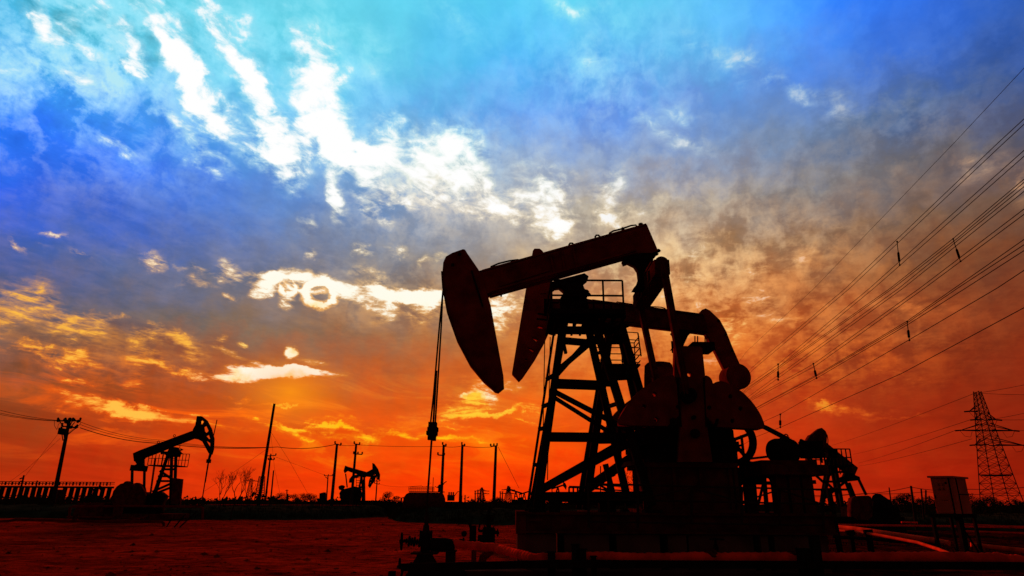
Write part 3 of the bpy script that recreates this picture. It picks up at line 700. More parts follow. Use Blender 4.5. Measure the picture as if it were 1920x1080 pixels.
# gearbox on its pedestal
gb = MB(); gx0, gx1 = W(1212,800,17.5).x, W(1372,800,17.5).x
gz0, gz1 = W(1250,868,17.5).z, W(1250,772,17.5).z
gb.box((gx0,17.45,gz0),(gx1,19.2,gz1)); gb.box((gx0-.12,17.35,gz0+.45),(gx1+.1,19.3,gz0+.55))
gb.box((gx0+.3,17.6,gz1),(gx1-.4,19.1,gz1+.25)); gb.lathe((W(1305,812,17.2).x,17.15,W(1305,812,17.2).z),(0,1,0),[(0,.2),(.05,.3),(.4,.34)],18)
gb.lathe((gx0+.1,17.3,gz0+.7),(0,1,0),[(0,.18),(.2,.2)],14)
for k in range(7): gb.bar((gx0+.2+k*.35,17.43,gz0+.02),(gx0+.2+k*.35,17.43,gz0+.44),.05,.06)
gbo = gb.build('gearbox', 'blk', A)
pd = MB(); x0, x1 = W(1207,905,17.4).x, W(1380,905,17.4).x
pd.box((x0+.05,17.42,ZS),(x1-.05,19.25,gz0-.05)); pd.box((x0-.08,17.30,gz0-.12),(x1+.06,19.35,gz0-.002)); pd.box((x0-.1,17.3,ZS),(x1+.1,19.4,ZS+.09))
for fx in (0,.06,.33,.62,.94,1.0): pd.bar((x0+(x1-x0)*fx,17.38,ZS+.05),(x0+(x1-x0)*fx,17.38,gz0-.1),.09,.07)
pd.box((W(1300,940,17.3).x,17.36,ZS+.1),(W(1335,940,17.3).x,17.41,ZS+.5))
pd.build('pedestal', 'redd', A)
b = MB()  # cross shaft box and brake drum seen past the pedestal, left of it
b.lathe(W(1212,845,17.9),(0,1,0),[(0,.16),(.1,.2),(.5,.2)],14); b.box(W(1170,838,18.4),W(1210,826,19.0)); b.box(W(1180,850,18.0), W(1206,836,18.6))
b.bar(W(1198,800,17.5), W(1204,812,17.5), .2,.1)
b.build('brake_gear', 'blk', A)
# big belt wheel
wc = W(1372,826,19.0); b = MB(); R = .72
b.ring(wc,(0,1,0),R-.09,.095,40,6); b.ring(wc+Vector((0,.12,0)),(0,1,0),R-.09,.095,40,6)
b.lathe(wc-Vector((0,.1,0)),(0,1,0),[(0,.1),(.3,.1)],14)
for k in range(5):
    a = math.radians(20+72*k); b.bar(wc, wc+Vector((math.cos(a),0,math.sin(a)))*(R-.1), .09,.08, upv=(0,1,0))
bw = b.build('belt_wheel', 'blk', A, smooth=True)
bt = MB(); mo = W(1478,838,19.0)
bt.bar(W(1434,801,19.0), W(1478,824,19.0), .10,.16, upv=(0,1,0)); bt.bar(W(1398,861,19.05), W(1450,855,19.0), .06,.14, upv=(0,1,0)); bt.bar(W(1392,793,19.0), W(1434,801,19.0), .10,.16, upv=(0,1,0))
bt.build('drive_belt', 'blk', A)
# motor deck
dz1 = W(1470,872,18).z; dz0 = W(1470,892,18).z; dx0, dx1 = W(1418,880,18).x, W(1541,880,18).x
b = MB(); b.box((dx0,17.7,dz0),(dx1,19.9,dz1)); b.box((dx0+.12,17.9,dz1),(dx1-.15,19.7,dz1+.12)); b.box((dx0+.02,17.66,dz0+.02),(dx1+.02,17.7,dz1-.02))
for x in (W(1463,900,18).x, W(1488,900,18).x, W(1512,900,18).x): b.box((x-.16,17.9,ZS),(x+.12,18.3,dz0)); 
for x in (dx0+.25, dx1-.3): b.box((x-.1,19.3,ZS),(x+.1,19.6,dz0))
b.bar((dx0+.2,19.5,dz0),(dx0-.3,19.5,ZS+.4),.1); b.bar((dx1-.3,18.2,dz0-.05),(dx1-.9,18.2,ZS+.2),.1); b.box((dx0+.4,18.0,ZS+.75),(dx1-.2,18.1,ZS+.85))
b.bar((W(1455,895,18).x,18.8,dz0-.02),(W(1436,940,18).x,18.8,ZS),.06)
deck = b.build('motor_deck', 'redd', A)
b = MB(); c0 = W(1449,845,18.45); ax = Vector((.93,.37,0)).normalized()
b.lathe(c0, ax, [(0,.22),(.02,.30),(.12,.335),(.30,.345),(.62,.345),(.68,.33),(.72,.25)], 28)
for k in range(20):
    a = 2*math.pi*k/20; y = ax.cross(Vector((0,0,1))); r = y*math.cos(a)+Vector((0,0,1))*math.sin(a); b.bar(c0+ax*.3+r*.34, c0+ax*.62+r*.34, .02,.04)
b.box(c0+ax*.35+Vector((-.1,-.3,-.42)), c0+ax*.35+Vector((.75,.25,-.26)))
mot = b.build('electric_motor', 'blk', deck, smooth=True)
b = MB(); b.box(W(1512,858,18.5), W(1530,829,18.9)); b.bar(W(1500,826,18.5), W(1514,833,18.5),.1,.1); b.tube([W(1530,840,18.5),W(1538,846,18.6),W(1541,868,18.6)],.04,6); b.build('junction_box', 'blk', deck)
b = MB(); b.ring(W(1474,818,18.5),(0,1,0),.055,.018,12,5); b.build('lifting_eye', 'blk', deck)
b = MB(); b.ring(W(1425,869,18.5),(0,1,0),.05,.016,12,5); b.build('lifting_eye', 'blk', deck)
b = MB(); b.blob(W(1408,884,19.2), .28, 8, .05); b.box(W(1388,905,19.0), W(1420,886,19.5)); b.build('brake_drum', 'blk', A, smooth=True)
b = MB()
for cx0, cy0, cx1, cy1 in ((1390,816,1396,868),(1378,838,1393,834),(1378,845,1393,845),(1380,838,1380,866),(1388,868,1388,940),(1398,858,1405,870),(1388,868,1400,868),(1388,880,1405,862)): b.bar(W(cx0,cy0,18.2), W(cx1,cy1,18.2), .06)
b.build('brake_linkage', 'blk', A)
for y0, col in ((19.5,'blk'),):
    b = MB()
    for px in (1395,1412,1432): b.bar(W(px,888,19.5), Vector((W(px+4,940,19.5).x,19.5,ZS)), .10)
    b.bar(W(1392,905,19.5), W(1460,906,19.5), .08,.1); b.tube([W(1432,893,19.3),W(1442,897,19.3),W(1450,912,19.3)],.02,6); b.build('support_frame', 'blk', A)
# skid
b = MB(); sx0, sx1 = W(969,980,17).x, W(1556,990,17).x
for y in (16.75, 17.6, 19.0, 19.85):
    b.box((sx0,y-.14,ZS-.05),(sx1,y+.14,ZS)); b.box((sx0,y-.14,ZB),(sx1,y+.14,ZB+.05)); b.box((sx0,y-.03,ZB+.05),(sx1,y+.03,ZS-.05))
for k in range(12): x = sx0+.08+(sx1-sx0-.16)*k/11; b.box((x-.04,16.9,ZB+.06),(x+.04,19.7,ZS-.06))
b.box((sx0-.02,16.65,ZB-.02),(sx0+.22,19.9,ZS+.02))
b.box((sx0+.3,16.60,ZB+.27),(sx0+.62,16.64,ZB+.33))
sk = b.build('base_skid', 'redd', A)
b = MB()
for px in (1012,1040): b.lathe(W(px,962,17.0)+Vector((0,0,0)), (0,0,1), [(0,.12),(.05,.14),(.3,.14),(.34,.08)], 10)
b.box(W(1125,960,17.2), W(1150,938,17.6)); b.bar(W(1044,935,17.3), W(1205,938,17.3), .1,.16)
b.build('skid_fitting', 'blk', A)

# safety railing in front of the cranks
rz = ZS
R_ = thing('guard_railing', (W(1320,960,16.4).x,16.4,ZB+.05), 'dark pipe guard railing with zigzag braces in front of the crank pedestal', 'railing')
posts = [(1103,907,1104,990),(1140,910,1141,985),(1196,911,1196,990),(1297,914,1297,982),(1391,916,1391,983),(1462,917,1462,985),(1541,917,1545,1000)]
for a in posts:
    b = MB(); b.tube([W(a[0],a[1],16.4), W(a[2],a[3],16.4)], .032, 6); b.build('post', 'dark', R_, smooth=True)
for ya, yb in ((907,918),(936,945),(978,985)):
    b = MB(); b.tube([W(1101,ya,16.4), W(1543,yb,16.4)], .026, 6); b.build('rail', 'dark', R_, smooth=True)
z = [(1105,911),(1194,937),(1297,915),(1391,941),(1462,918),(1541,945)]
b = MB(); b.tube([W(x,y,16.37) for x, y in z], .022, 6); b.build('brace', 'dark', R_, smooth=True)
# small fenced ladder frame behind, left
b = MB()
for px in (1067,1075,1083,1103): b.bar(W(px,913,20.5), W(px,945,20.5), .05)
b.bar(W(1067,913,20.5), W(1104,914,20.5), .07); b.bar(W(1103,907,20.5), W(1172,912,20.5), .06); b.bar(W(1103,916,20.5), W(1172,920,20.5), .04); b.bar(W(1125,910,20.5), W(1160,930,20.5), .06)
b.bar(W(1135,870,20.5), W(1152,938,20.5), .16); b.bar(W(1145,880,20.5), W(1152,893,20.5), .08); b.bar(W(1126,874,20.5), W(1126,940,20.5), .03)
b.bar(W(1067,943,20.5), W(1172,945,20.5), .1)
o = b.build('valve_frame', 'blk', None, loc=W(1110,945,20.5)); tag(o, 'low dark steel frame of upright bars seen between the near pumpjack legs', 'steel frame')

# concrete blocks under the skid
edges = [(970,1043),(1058,1142),(1156,1237),(1252,1287),(1291,1412),(1426,1440),(1452,1552)]
labs = ['leftmost pale stained block under the skid end','second block from the left under the skid','third block from the left under the skid','narrow block in the middle of the skid','widest block right of the skid middle','thin upright slab between the two right blocks','rightmost block under the motor end of the skid']
for (a, c), l in zip(edges, labs):
    x0, x1 = W(a,1020,16.75).x, W(c,1020,16.75).x
    b = MB(); b.box((x0,16.72,-.15),(x1,19.8,ZB-.025)); tag(b.build('concrete_block', 'conc', None, loc=((x0+x1)/2,18.2,0)), 'concrete '+l, 'concrete block', 'concrete blocks under the near pumpjack')
b = MB(); b.box((W(872,1070,16.0).x,15.7,-.2),(W(1492,1075,16.0).x,16.3,G(960,1066).z+.16)); 
tag(b.build('concrete_kerb', 'conc', None, loc=(3,16,0)), 'long low dark concrete kerb along the bottom edge below the black pipe', 'kerb')

# ================================================================== SECOND PUMPJACK (B), 23 m off
YB = 23.0
Bq = thing('pumpjack', (W(1180,960,YB).x,YB,ZB), 'second pumpjack behind the nearest, perforated head and bent tail with drum weight', 'pumpjack', 'oil pumpjacks')
plate('horse_head', 'red', Bq, [[(999,470),(1002,466),(1012,466),(1017,470),(1026,485),(1035,520),(1036,560),(1033,600),(1029,622),(1021,640),(1003,672),(980,706),(973,713),(960,699),(968,650),(985,548)],
    [(1005,611),(1012,609),(1018,612),(1017,616),(1010,615)],[(997,631),(1005,633),(1010,637),(1006,640),(1001,637)],[(988,650),(997,653),(1002,657),(999,660),(994,657)],circ(986.5,674,2),[(1012,550),(1024,549),(1024,552),(1013,552)]], YB, .45)
plate('walking_beam', 'redd', Bq, [[(1020,560),(1100,560),(1180,573),(1318,589),(1330,624),(1290,619),(1270,617),(1170,605),(1110,598),(1020,593)]], YB, .45)
b = MB(); b.bar(W(1030,594,YB-.25), W(1325,621,YB-.25), .1,.05); b.bar(W(1110,563,YB-.25), W(1316,590,YB-.25), .1,.05)
hoop(b, [(1155,568),(1157,566),(1170,568),(1188,571)], YB, .02); hoop(b, [(1207,577),(1209,574),(1240,576),(1246,578),(1250,581)], YB, .02); b.build('beam_flange', 'redd', Bq)
plate('tail_arm', 'red', Bq, [[(1312,592),(1316,581),(1323,578),(1331,582),(1350,600),(1362,622),(1373,650),(1386,680),(1392,692),(1366,696),(1359,688),(1345,660),(1327,628),(1318,615)]], YB, .38)
dm = W(1386,705,YB-.40); b = MB(); b.lathe(dm, (-.12,1,0), [(0,.40),(.04,.46),(.66,.46),(.70,.4)], 28); b.build('counterweight_drum', 'red', Bq, smooth=True)
for px, py in ((1352,600),(1366,626),(1378,656)):
    b = MB(); b.blob(W(px-5,py+1,YB-.25), .05, 4); b.build('bolt', 'blk', Bq)
zb_top = W(1155,616,YB).z
L0, L1 = W(1144,620,YB-.3), W(1098,955,YB-1.1); L0f, L1f = Vector((L0.x,YB+.3,L0.z)), Vector((L1.x,YB+1.1,L1.z))
R0, R1 = W(1167,616,YB-.3), W(1262,955,YB-1.1); R0f, R1f = Vector((R0.x,YB+.3,R0.z)), Vector((R1.x,YB+1.1,R1.z))
b = MB(); b.bar(L0,R0,.5,.5); b.bar(lerp(L0,R0,.5),lerp(L0f,R0f,.5),.6,.5); pb = b.build('samson_post', 'blk', Bq)
for a, c in ((L0,L1),(L0f,L1f),(R0,R1),(R0f,R1f)):
    b = MB(); b.bar(a, c, .24 if a.y < YB else .20, .24, upv=(0,1,0)); b.build('leg', 'blk', pb)
b = MB()
for (a0,a1,c0,c1) in ((L0,L1,R0,R1),(L0f,L1f,R0f,R1f)):
    brace(b,a0,a1,.25,c0,c1,.25,.34); brace(b,a0,a1,.62,c0,c1,.62,.24); brace(b,a0,a1,.95,c0,c1,.95,.3); brace(b,a0,a1,.9,c0,c1,.66,.24)
b.build('brace', 'blk', pb)
plate('saddle_bearing', 'blk', Bq, [[(1118,600),(1190,604),(1170,612),(1164,618),(1170,622),(1174,624),(1172,640),(1140,640),(1137,628),(1143,618),(1140,610),(1128,606),(1116,614),(1108,604)]], YB, .5)
# rear bearing, yoke and pitmans of B
plate('tail_bearing', 'blk', Bq, [[(1262,620),(1297,622),(1290,630),(1283,645),(1281,650),(1262,652),(1270,640),(1268,628)]], YB, .5)
b = MB(); b.bar(W(1270,650,YB-1.4), W(1270,652,YB+1.4), .4,.4); b.build('equalizer', 'blk', Bq)
for dy in (-1.3,1.3):
    b = MB(); b.bar(W(1268,650,YB+dy*.98), Vector((W(1280,820,YB).x,YB+dy,W(1280,820,YB).z)), .2,.2); b.build('pitman_arm', 'redd', Bq)
plate('counterweight', 'redd', Bq, [smooth_poly([(1212,790),(1212,682),(1216,679),(1240,677),(1260,680),(1262,700),(1262,790)])], YB-1.2, .4)
b = MB(); b.box((W(1225,800,YB).x,YB-.8,ZS),(W(1360,800,YB).x,YB+.8,W(1250,810,YB).z)); b.build('gearbox', 'blk', Bq)
b = MB(); b.box((W(1090,980,YB).x,YB-1.3,ZB),(W(1480,980,YB).x,YB+1.3,ZS-.02)); b.box((W(1100,980,YB).x,YB-1.2,-.1),(W(1470,980,YB).x,YB+1.2,ZB)); b.build('base_skid', 'redd', Bq)
for px in (1021.5,1031.5):
    b = MB(); b.tube([W(px,632,YB-.1), W(px-5,900,YB-.1)], .018, 5); b.build('bridle_cable', 'blk', Bq)
# side platforms, ladders and cages of B
b = MB(); zp = W(1180,718,YB+1.5).z
Xa, Xb = W(1122,700,YB+1.5).x, W(1197,700,YB+1.5).x
zr = W(1180,687,YB+1.5).z; b.box((Xa,YB+1.0,zr-.06),(Xb,YB+2.0,zr)); pB = b.build('work_platform', 'blk', Bq)
b = MB()
for h in (.12,.35,.6,.85,1.05): b.tube([(Xa,YB+2,zr+h),(Xb,YB+2,zr+h)], .022, 5); b.tube([(Xb,YB+1,zr+h),(Xb,YB+2,zr+h)], .022, 5)
for k in range(4): x = Xa+(Xb-Xa)*k/3; b.tube([(x,YB+2,zr),(x,YB+2,zr+1.05)], .022, 5)
b.build('handrail', 'blk', pB)
b = MB()
for k in range(5):
    h = 622+k*14; b.tube([W(1165,h,YB+1.2), W(1196+k*.8,h+2,YB+1.2)], .02, 5)
b.tube([W(1196,624,YB+1.2), W(1202,668,YB+1.2)], .03, 5); b.tube([W(1127,612,YB+1.2), W(1130,625,YB+1.2)], .025, 5); b.ring(W(1131,618,YB+1.2), (0,1,0), .12,.02, 14, 4)
b.build('ladder_cage', 'blk', Bq)
b = MB()
for px,py,qx,qy in ((1006,598,1066,604),(1030,590,1032,626),(1008,588,1035,592),(1022,620,1040,600),(1033,628,1040,610),(1070,600,1098,603),(1062,618,1100,624),(1028,625,1040,628)): b.bar(W(px,py,19.6), W(qx,qy,19.6), .05)
for k in range(10): b.blob(W(1066+k*4,600+k*.4,19.4), .04, 3, .4, seed=k)
b.build('walkway_bracket', 'blk', A)
b = MB(); b.box(W(1300,655,21.5), W(1327,651,22.3)); 
for px in (1303,1308,1322,1325): b.bar(W(px,653,21.6), W(px,630,21.6), .035)
b.bar(W(1318,652,21.8), W(1330,646,21.8), .1); b.build('service_bracket', 'blk', Bq)

# ================================================================== WELLHEADS AND NEAR PIPES
YW = 18.3
Wd = thing('wellhead', (W(797,1065,YW).x,YW,0), 'nearest wellhead with two side handwheels standing on bare soil under the big pumpjack', 'wellhead', 'wellheads')
c = W(797,1035,YW); zt = W(797,960,YW).z
b = MB()
H0 = lambda py: W(797,py,YW).z
b.lathe((c.x,YW,H0(1003)), (0,0,1), [(0,.13),(.06,.13),(.1,.09),(H0(985)-H0(1003),.08),(H0(984)-H0(1003),.055),(H0(975)-H0(1003),.06),(H0(960)-H0(1003),.035)], 14)
b.build('stuffing_box', 'dark', Wd, smooth=True)
b = MB(); b.lathe((c.x,YW,H0(1008)), (0,0,1), [(0,.17),(.10,.17)], 16); b.lathe((c.x,YW,H0(1038)), (0,0,1), [(0,.2),(.04,.2),(.05,.13),(.40,.13),(.42,.16)], 16)
b.lathe((c.x,YW-.2,H0(1018)), (0,1,0), [(0,.1),(.02,.13),(.4,.13)], 14)
for a in range(6): b.lathe((c.x+.15*math.cos(a),YW+.15*math.sin(a),H0(1010)), (0,0,1), [(0,.025),(.2,.025)], 6)
b.build('valve_body', 'blk', Wd, smooth=True)
def handwheel(par, c, ax, R):
    b = MB(); b.ring(c, ax, R, .022, 18, 5); a = Vector(ax).normalized(); u = Vector((0,0,1)) if abs(a.z) < .9 else Vector((1,0,0)); v = a.cross(u)
    for k in range(4):
        g = math.pi/2*k+.4; b.bar(c, c+(u*math.cos(g)+v*math.sin(g))*R, .03,.02)
    b.lathe(c-a*.06, a, [(0,.04),(.12,.04)], 8); b.build('handwheel', 'blk', par)
def side_valve(par, p, q, w=.07):
    b = MB(); b.tube([p, lerp(p,q,.4), q], w*.6, 8); d = (q-p).normalized(); 
    for t, r in ((.05,1.9),(.2,1.1),(.35,1.8),(.5,1.5),(.65,2.0),(.8,1.0)): b.lathe(lerp(p,q,t), d, [(0,w*r),(.04,w*r)], 10)
    b.build('side_valve', 'blk', par, smooth=True)
side_valve(Wd, W(790,1017,YW), W(757,1014,YW)); handwheel(Wd, W(753,1015,YW), (1,.25,0), .21)
side_valve(Wd, W(800,1062,YW-.3), W(757,1061,YW-.3), .05); handwheel(Wd, W(749,1063,YW-.3), (1,.25,0), .20)
b = MB(); zf = H0(1036)
for sx in (-1,1):
    for sy in (-1,1): b.bar((c.x+sx*.08,YW+sy*.08,zf),(c.x+sx*.30,YW+sy*.28,-.02),.09)
b.box((c.x-.34,YW-.3,zf-.03),(c.x+.34,YW+.3,zf+.01)); b.box((c.x-.2,YW-.15,-.02),(c.x+.2,YW+.15,zf-.05)); b.build('stand', 'dark', Wd)
b = MB(); b.lathe(W(806,1021,YW), (1,0,-.03), [(0,.10),(.03,.17),(.4,.175),(.62,.15),(.66,.12)], 16); b.build('insulated_sleeve', 'blk', Wd, smooth=True)
g0 = W(869,1024,YW); b = MB(); b.tube([g0, W(869,1008,YW)], .025, 6); b.tube([W(861,1011,YW),W(869,1012,YW)], .018, 5); b.lathe(W(870,1001,YW-.04), (0,1,0), [(0,.05),(.01,.075),(.07,.075)], 16); b.build('pressure_gauge', 'blk', Wd)
b = MB(); b.box((W(836,1040,YW).x,YW-.1,-.05),(W(854,1040,YW).x,YW+.1,H0(1033))); b.box((W(832,1040,YW).x,YW-.15,H0(1034)),(W(856,1040,YW).x,YW+.15,H0(1031))); b.build('pipe_prop', 'dark', Wd)

def lagged(name, pts, r, mat, label, cat, group=None, wrap=.10, seed=0, n=12):
    """pipe wrapped in lagging: wandering radius, bands"""
    rnd = random.Random(seed); P = []; Rr = []
    for p, q in zip(pts, pts[1:]):
        L = (q-p).length; m_ = max(2, int(L/.055))
        for k in range(m_): 
            P.append(lerp(p,q,k/m_)+Vector((0,0,noise.noise(p+Vector((k*.09,3,0)))*r*.35))); Rr.append(r*(1+rnd.uniform(-1,1)*wrap*.35+wrap*.6*math.sin(k*2.1)+.5*wrap*noise.noise(p+Vector((k*.15,0,0)))))
    P.append(pts[-1]); Rr.append(r)
    b = MB(); b.tube(P, r, n, True, Rr); o = b.build(name, mat, None, smooth=True, loc=pts[0])
    return tag(o, label, cat, group)
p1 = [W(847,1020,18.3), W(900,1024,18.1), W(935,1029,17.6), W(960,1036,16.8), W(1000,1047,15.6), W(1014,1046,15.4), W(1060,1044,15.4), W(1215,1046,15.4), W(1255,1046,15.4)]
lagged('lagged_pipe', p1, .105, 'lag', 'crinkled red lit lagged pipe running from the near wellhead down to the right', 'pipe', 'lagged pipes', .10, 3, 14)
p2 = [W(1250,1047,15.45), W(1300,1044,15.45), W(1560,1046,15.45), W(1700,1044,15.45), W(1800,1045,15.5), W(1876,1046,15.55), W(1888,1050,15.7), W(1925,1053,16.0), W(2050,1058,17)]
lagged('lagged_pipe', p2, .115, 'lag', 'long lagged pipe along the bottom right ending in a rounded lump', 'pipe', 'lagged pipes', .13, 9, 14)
b = MB(); b.bar(W(752,1064,14.8), W(1040,1057,14.8), .10,.15); b.bar(W(1040,1057,14.8), W(2100,1062,14.8), .10,.15)
o = b.build('rail_beam', 'blk', None, loc=W(1300,1075,14.8)); tag(o, 'straight black steel beam crossing the foreground in front of the lagged pipes', 'beam')
for i, (px, py, l) in enumerate(((1034,1036,'first stub post left of the pair clamping the lagged pipe'),(1079,1022,'taller black post standing right behind the front beam, left of the valve'),(1089,1031,'wide black stub clamping the lagged pipe left of centre'),(1113,1044,'thin stub post on the front beam left of centre'),(1506,1030,'wide black stub clamping the lagged pipe below the motor deck'),(1526,1005,'tall dark post beside the motor end of the skid'))):
    w_ = (.08,.08,.11,.05,.12,.09)[i]; t = W(px,py,15.2); bz = -.1
    b = MB(); b.box((t.x-w_,15.13,bz),(t.x+w_,15.3,t.z)); b.box((t.x-w_-.02,15.11,t.z),(t.x+w_+.02,15.32,t.z+.02)); tag(b.build('pipe_post', 'blk', None, loc=(t.x,15.2,0)), l, 'post', 'posts along the front pipe')
# valve with flat cap on the front pipe, and rubbish on it
Vf = thing('gate_valve', W(1344,1046,15.5), 'dark valve with a flat top wheel rising from the lagged pipe', 'valve')
b = MB(); b.lathe(W(1344,1046,15.5),(0,0,1),[(0,.10),(.08,.10),(.1,.05),(.22,.06),(.3,.03),(.42,.02)],12); b.build('valve_body', 'blk', Vf, smooth=True)
b = MB(); b.ring(W(1344,1011,15.5),(0,0,1),.15,.015,20,5); b.bar(W(1333,1011,15.5),W(1355,1011,15.5),.02); b.build('handwheel', 'blk', Vf)
for px, sc, l in ((1334,1,'crumpled red cloth scrap heaped at the foot of the flat topped valve'),(1495,1.15,'crumpled red cloth lump on the pipe below the motor deck')):
    b = MB(); b.blob(W(px,1040,15.5), .17*sc, 7, .3, .7, seed=px); tag(b.build('cloth_scrap', 'redd', None, loc=W(px,1044,15.5)), l, 'cloth', 'cloth scraps on the front pipe')
# black drum low in the corner
b = MB(); b.lathe(W(760,1092,15.6), (1,.05,.01), [(0,.16),(.06,.24),(1.3,.24),(1.36,.16)], 22); b.bar(W(752,1082,15.6),W(757,1062,15.6),.05); tag(b.build('black_drum', 'blk', None, smooth=True, loc=W(800,1092,15.6)), 'black cylinder lying at the bottom edge under the near wellhead', 'drum')
b = MB(); b.box((W(729,1075,16).x,15.9,-.1),(W(741,1075,16).x,16.1,W(735,1071,16).z)); tag(b.build('stub_post', 'blk', None, loc=W(735,1080,16)), 'short square black stub at the bottom edge left of the near wellhead', 'post')
for i, (px, qx, l) in enumerate(((884,900,'upright pale concrete slab behind the lagged pipe'),(901,921,'leaning pipe prop curving beside the upright slab'))):
    b = MB()
    if i == 0: b.box((W(px,1040,19).x,18.95,-.05),(W(px+9,1040,19).x,19.1,W(px,1030,19).z))
    else: b.tube([W(px,1062,19)+Vector((0,0,-.1)),W(px+5,1045,19),W(px+20,1032,19)],.11,10)
    tag(b.build('pipe_prop', 'conc' if i == 0 else 'redd', None, loc=W(px,1058,19)), l, 'prop')

# second wellhead (B's), 23 m
YX = 25.5
Wx = thing('wellhead', (W(903,1020,YX).x,YX,0), 'bushy looking second wellhead stacked with valves left of the big skid', 'wellhead', 'wellheads')
X = lambda px, py: W(px, py, YX)
b = MB(); b.box(X(896,1022)+Vector((0,-.2,-.2)), X(928,1003)+Vector((0,.2,0))); b.box(X(905,1006)-Vector((0,.15,0)), X(928,990)+Vector((0,.15,0))); b.lathe(X(916,992),(0,0,1),[(0,.16),(.05,.16),(.06,.09),(.35,.09),(.36,.14),(.42,.14),(.43,.06),(.8,.05)],12)
b.build('valve_body', 'blk', Wx)
side_valve(Wx, X(905,992), X(932,999), .1); handwheel(Wx, X(933,999), (1,.2,0), .12)
b = MB(); b.box(X(880,1020)-Vector((0,.15,.3)), X(893,985)+Vector((0,.15,0))); b.bar(X(880,980),X(886,1000),.1); b.bar(X(900,982),X(897,995),.06); b.bar(X(897,995),X(910,996),.1); b.build('side_frame', 'blk', Wx)
handwheel(Wx, X(916,961), (0,.4,1), .3); handwheel(Wx, X(915,974), (0,.4,1), .2)
b = MB(); b.box((X(880,1022).x,YX-.3,-.1),(X(930,1022).x,YX+.3,X(900,1021).z)); b.build('stand', 'blk', Wx)
rnd = random.Random(3); b = MB()
for _ in range(260):
    p = X(rnd.gauss(914,9), rnd.uniform(955,990)) + Vector((0,rnd.uniform(-.4,.4),0)); s = rnd.uniform(.02,.05); d = Vector((rnd.uniform(-1,1),rnd.uniform(-1,1),rnd.uniform(-1,1)))*s; k = len(b.v)
    b.v += [p, p+d, p+Vector((s,0,s*.4))]; b.f.append((k,k+1,k+2))
tag(b.build('shrub', 'leaf', None, loc=G(914,1022)), 'small leafy shrub growing round the valves of the second wellhead', 'shrub')

# ================================================================== CONTROL CABINET on its stand, right
YK = 22.5
K = thing('control_cabinet', (W(1788,962,YK).x,YK,W(1788,962,YK).z), 'pale metal control cabinet with overhanging lid and faded red stencilling on its door', 'cabinet')
# front face and side face, a box turned towards the left
f0 = W(1757,963,YK); f1 = W(1798,963,YK-.15); s1 = W(1823,961,YK+.7)
hgt = W(1750,896,YK).z - f0.z
d1 = (f1-f0); d1.z = 0; d2 = (s1-f1); d2.z = 0
def cabp(u, v, z): return Vector((f0.x,f0.y,f0.z)) + d1*u + d2*v + Vector((0,0,z))
def cbox(b, u0,u1,v0,v1,z0,z1): return b.quad_box([cabp(u0,v0,z0),cabp(u1,v0,z0),cabp(u1,v1,z0),cabp(u0,v1,z0),cabp(u0,v0,z1),cabp(u1,v0,z1),cabp(u1,v1,z1),cabp(u0,v1,z1)])
b = MB(); cbox(b,0,1,0,1,0,hgt); b.build('case', 'cab', K)
b = MB(); cbox(b,-.10,1.08,-.06,1.12,hgt,hgt+.06); b.build('lid', 'cab', K)
b = MB(); cbox(b,.04,.80,-.03,-.005,.03,hgt-.04); dr = b.build('door', 'cab', K)
b = MB(); cbox(b,.66,.74,-.05,-.031,hgt-.20,hgt-.13); b.build('door_vent', 'blk', dr); b = MB(); cbox(b,.07,.12,-.07,-.031,hgt*.42,hgt*.52); b.build('handle', 'blk', dr)
b = MB(); cbox(b,.83,.87,-.04,-.003,0,hgt-.01); cbox(b,.3,.34,1.003,1.02,.1,.2); cbox(b,1.004,1.03,.22,.28,0,hgt-.01); cbox(b,1.004,1.02,.3,1,.60,.63); b.build('door_seam', 'blk', K)
b = MB()                                           # faded characters: unreadable stencil strokes, two above two
for cx, cz in ((.36,.80),(.56,.80),(.36,.68),(.56,.68)):
    for (u0,u1,z0,z1) in ((-.06,.06,.035,.045),(-.05,.05,.0,.009),(-.007,.007,-.045,.045),(-.055,-.04,-.04,.0),(.035,.055,-.04,.0)): cbox(b, cx+u0,cx+u1,-.040,-.032, hgt*cz+z0, hgt*cz+z1)
for u in (.36,.44,.52,.6): cbox(b, u,u+.05,-.040,-.032, hgt*.36,hgt*.36+.02)
b.build('stencil', 'ink', dr)
S = thing('cabinet_stand', (W(1788,1040,YK).x,YK,0), 'dark angle iron stand with four legs carrying the control cabinet', 'stand')
b = MB(); zz0 = f0.z-.06
b.quad_box([cabp(-.25,-.1,-.12),cabp(1.1,-.1,-.12),cabp(1.1,1.15,-.12),cabp(-.25,1.15,-.12),cabp(-.25,-.1,-.01),cabp(1.1,-.1,-.01),cabp(1.1,1.15,-.01),cabp(-.25,1.15,-.01)]); b.build('tray', 'blk', S)
for u, v, w_ in ((-.2,-.05,.10),(1.0,-.05,.16),(-.1,1.05,.08),(1.0,1.05,.09)):
    p = cabp(u,v,-.12); b = MB(); b.bar(p, Vector((p.x,p.y,-.1)), w_); b.build('leg', 'blk', S)
b = MB(); b.tube([cabp(.7,.3,-.1),cabp(.6,.3,-.5),cabp(.85,.3,-.9),Vector((cabp(.8,.3,0).x,cabp(.8,.3,0).y,-.05))],.04,6); b.tube([cabp(.5,.4,-.1),cabp(.9,.5,-.7),cabp(1.3,.5,-1.3)],.03,6); b.build('cable', 'blk', S)

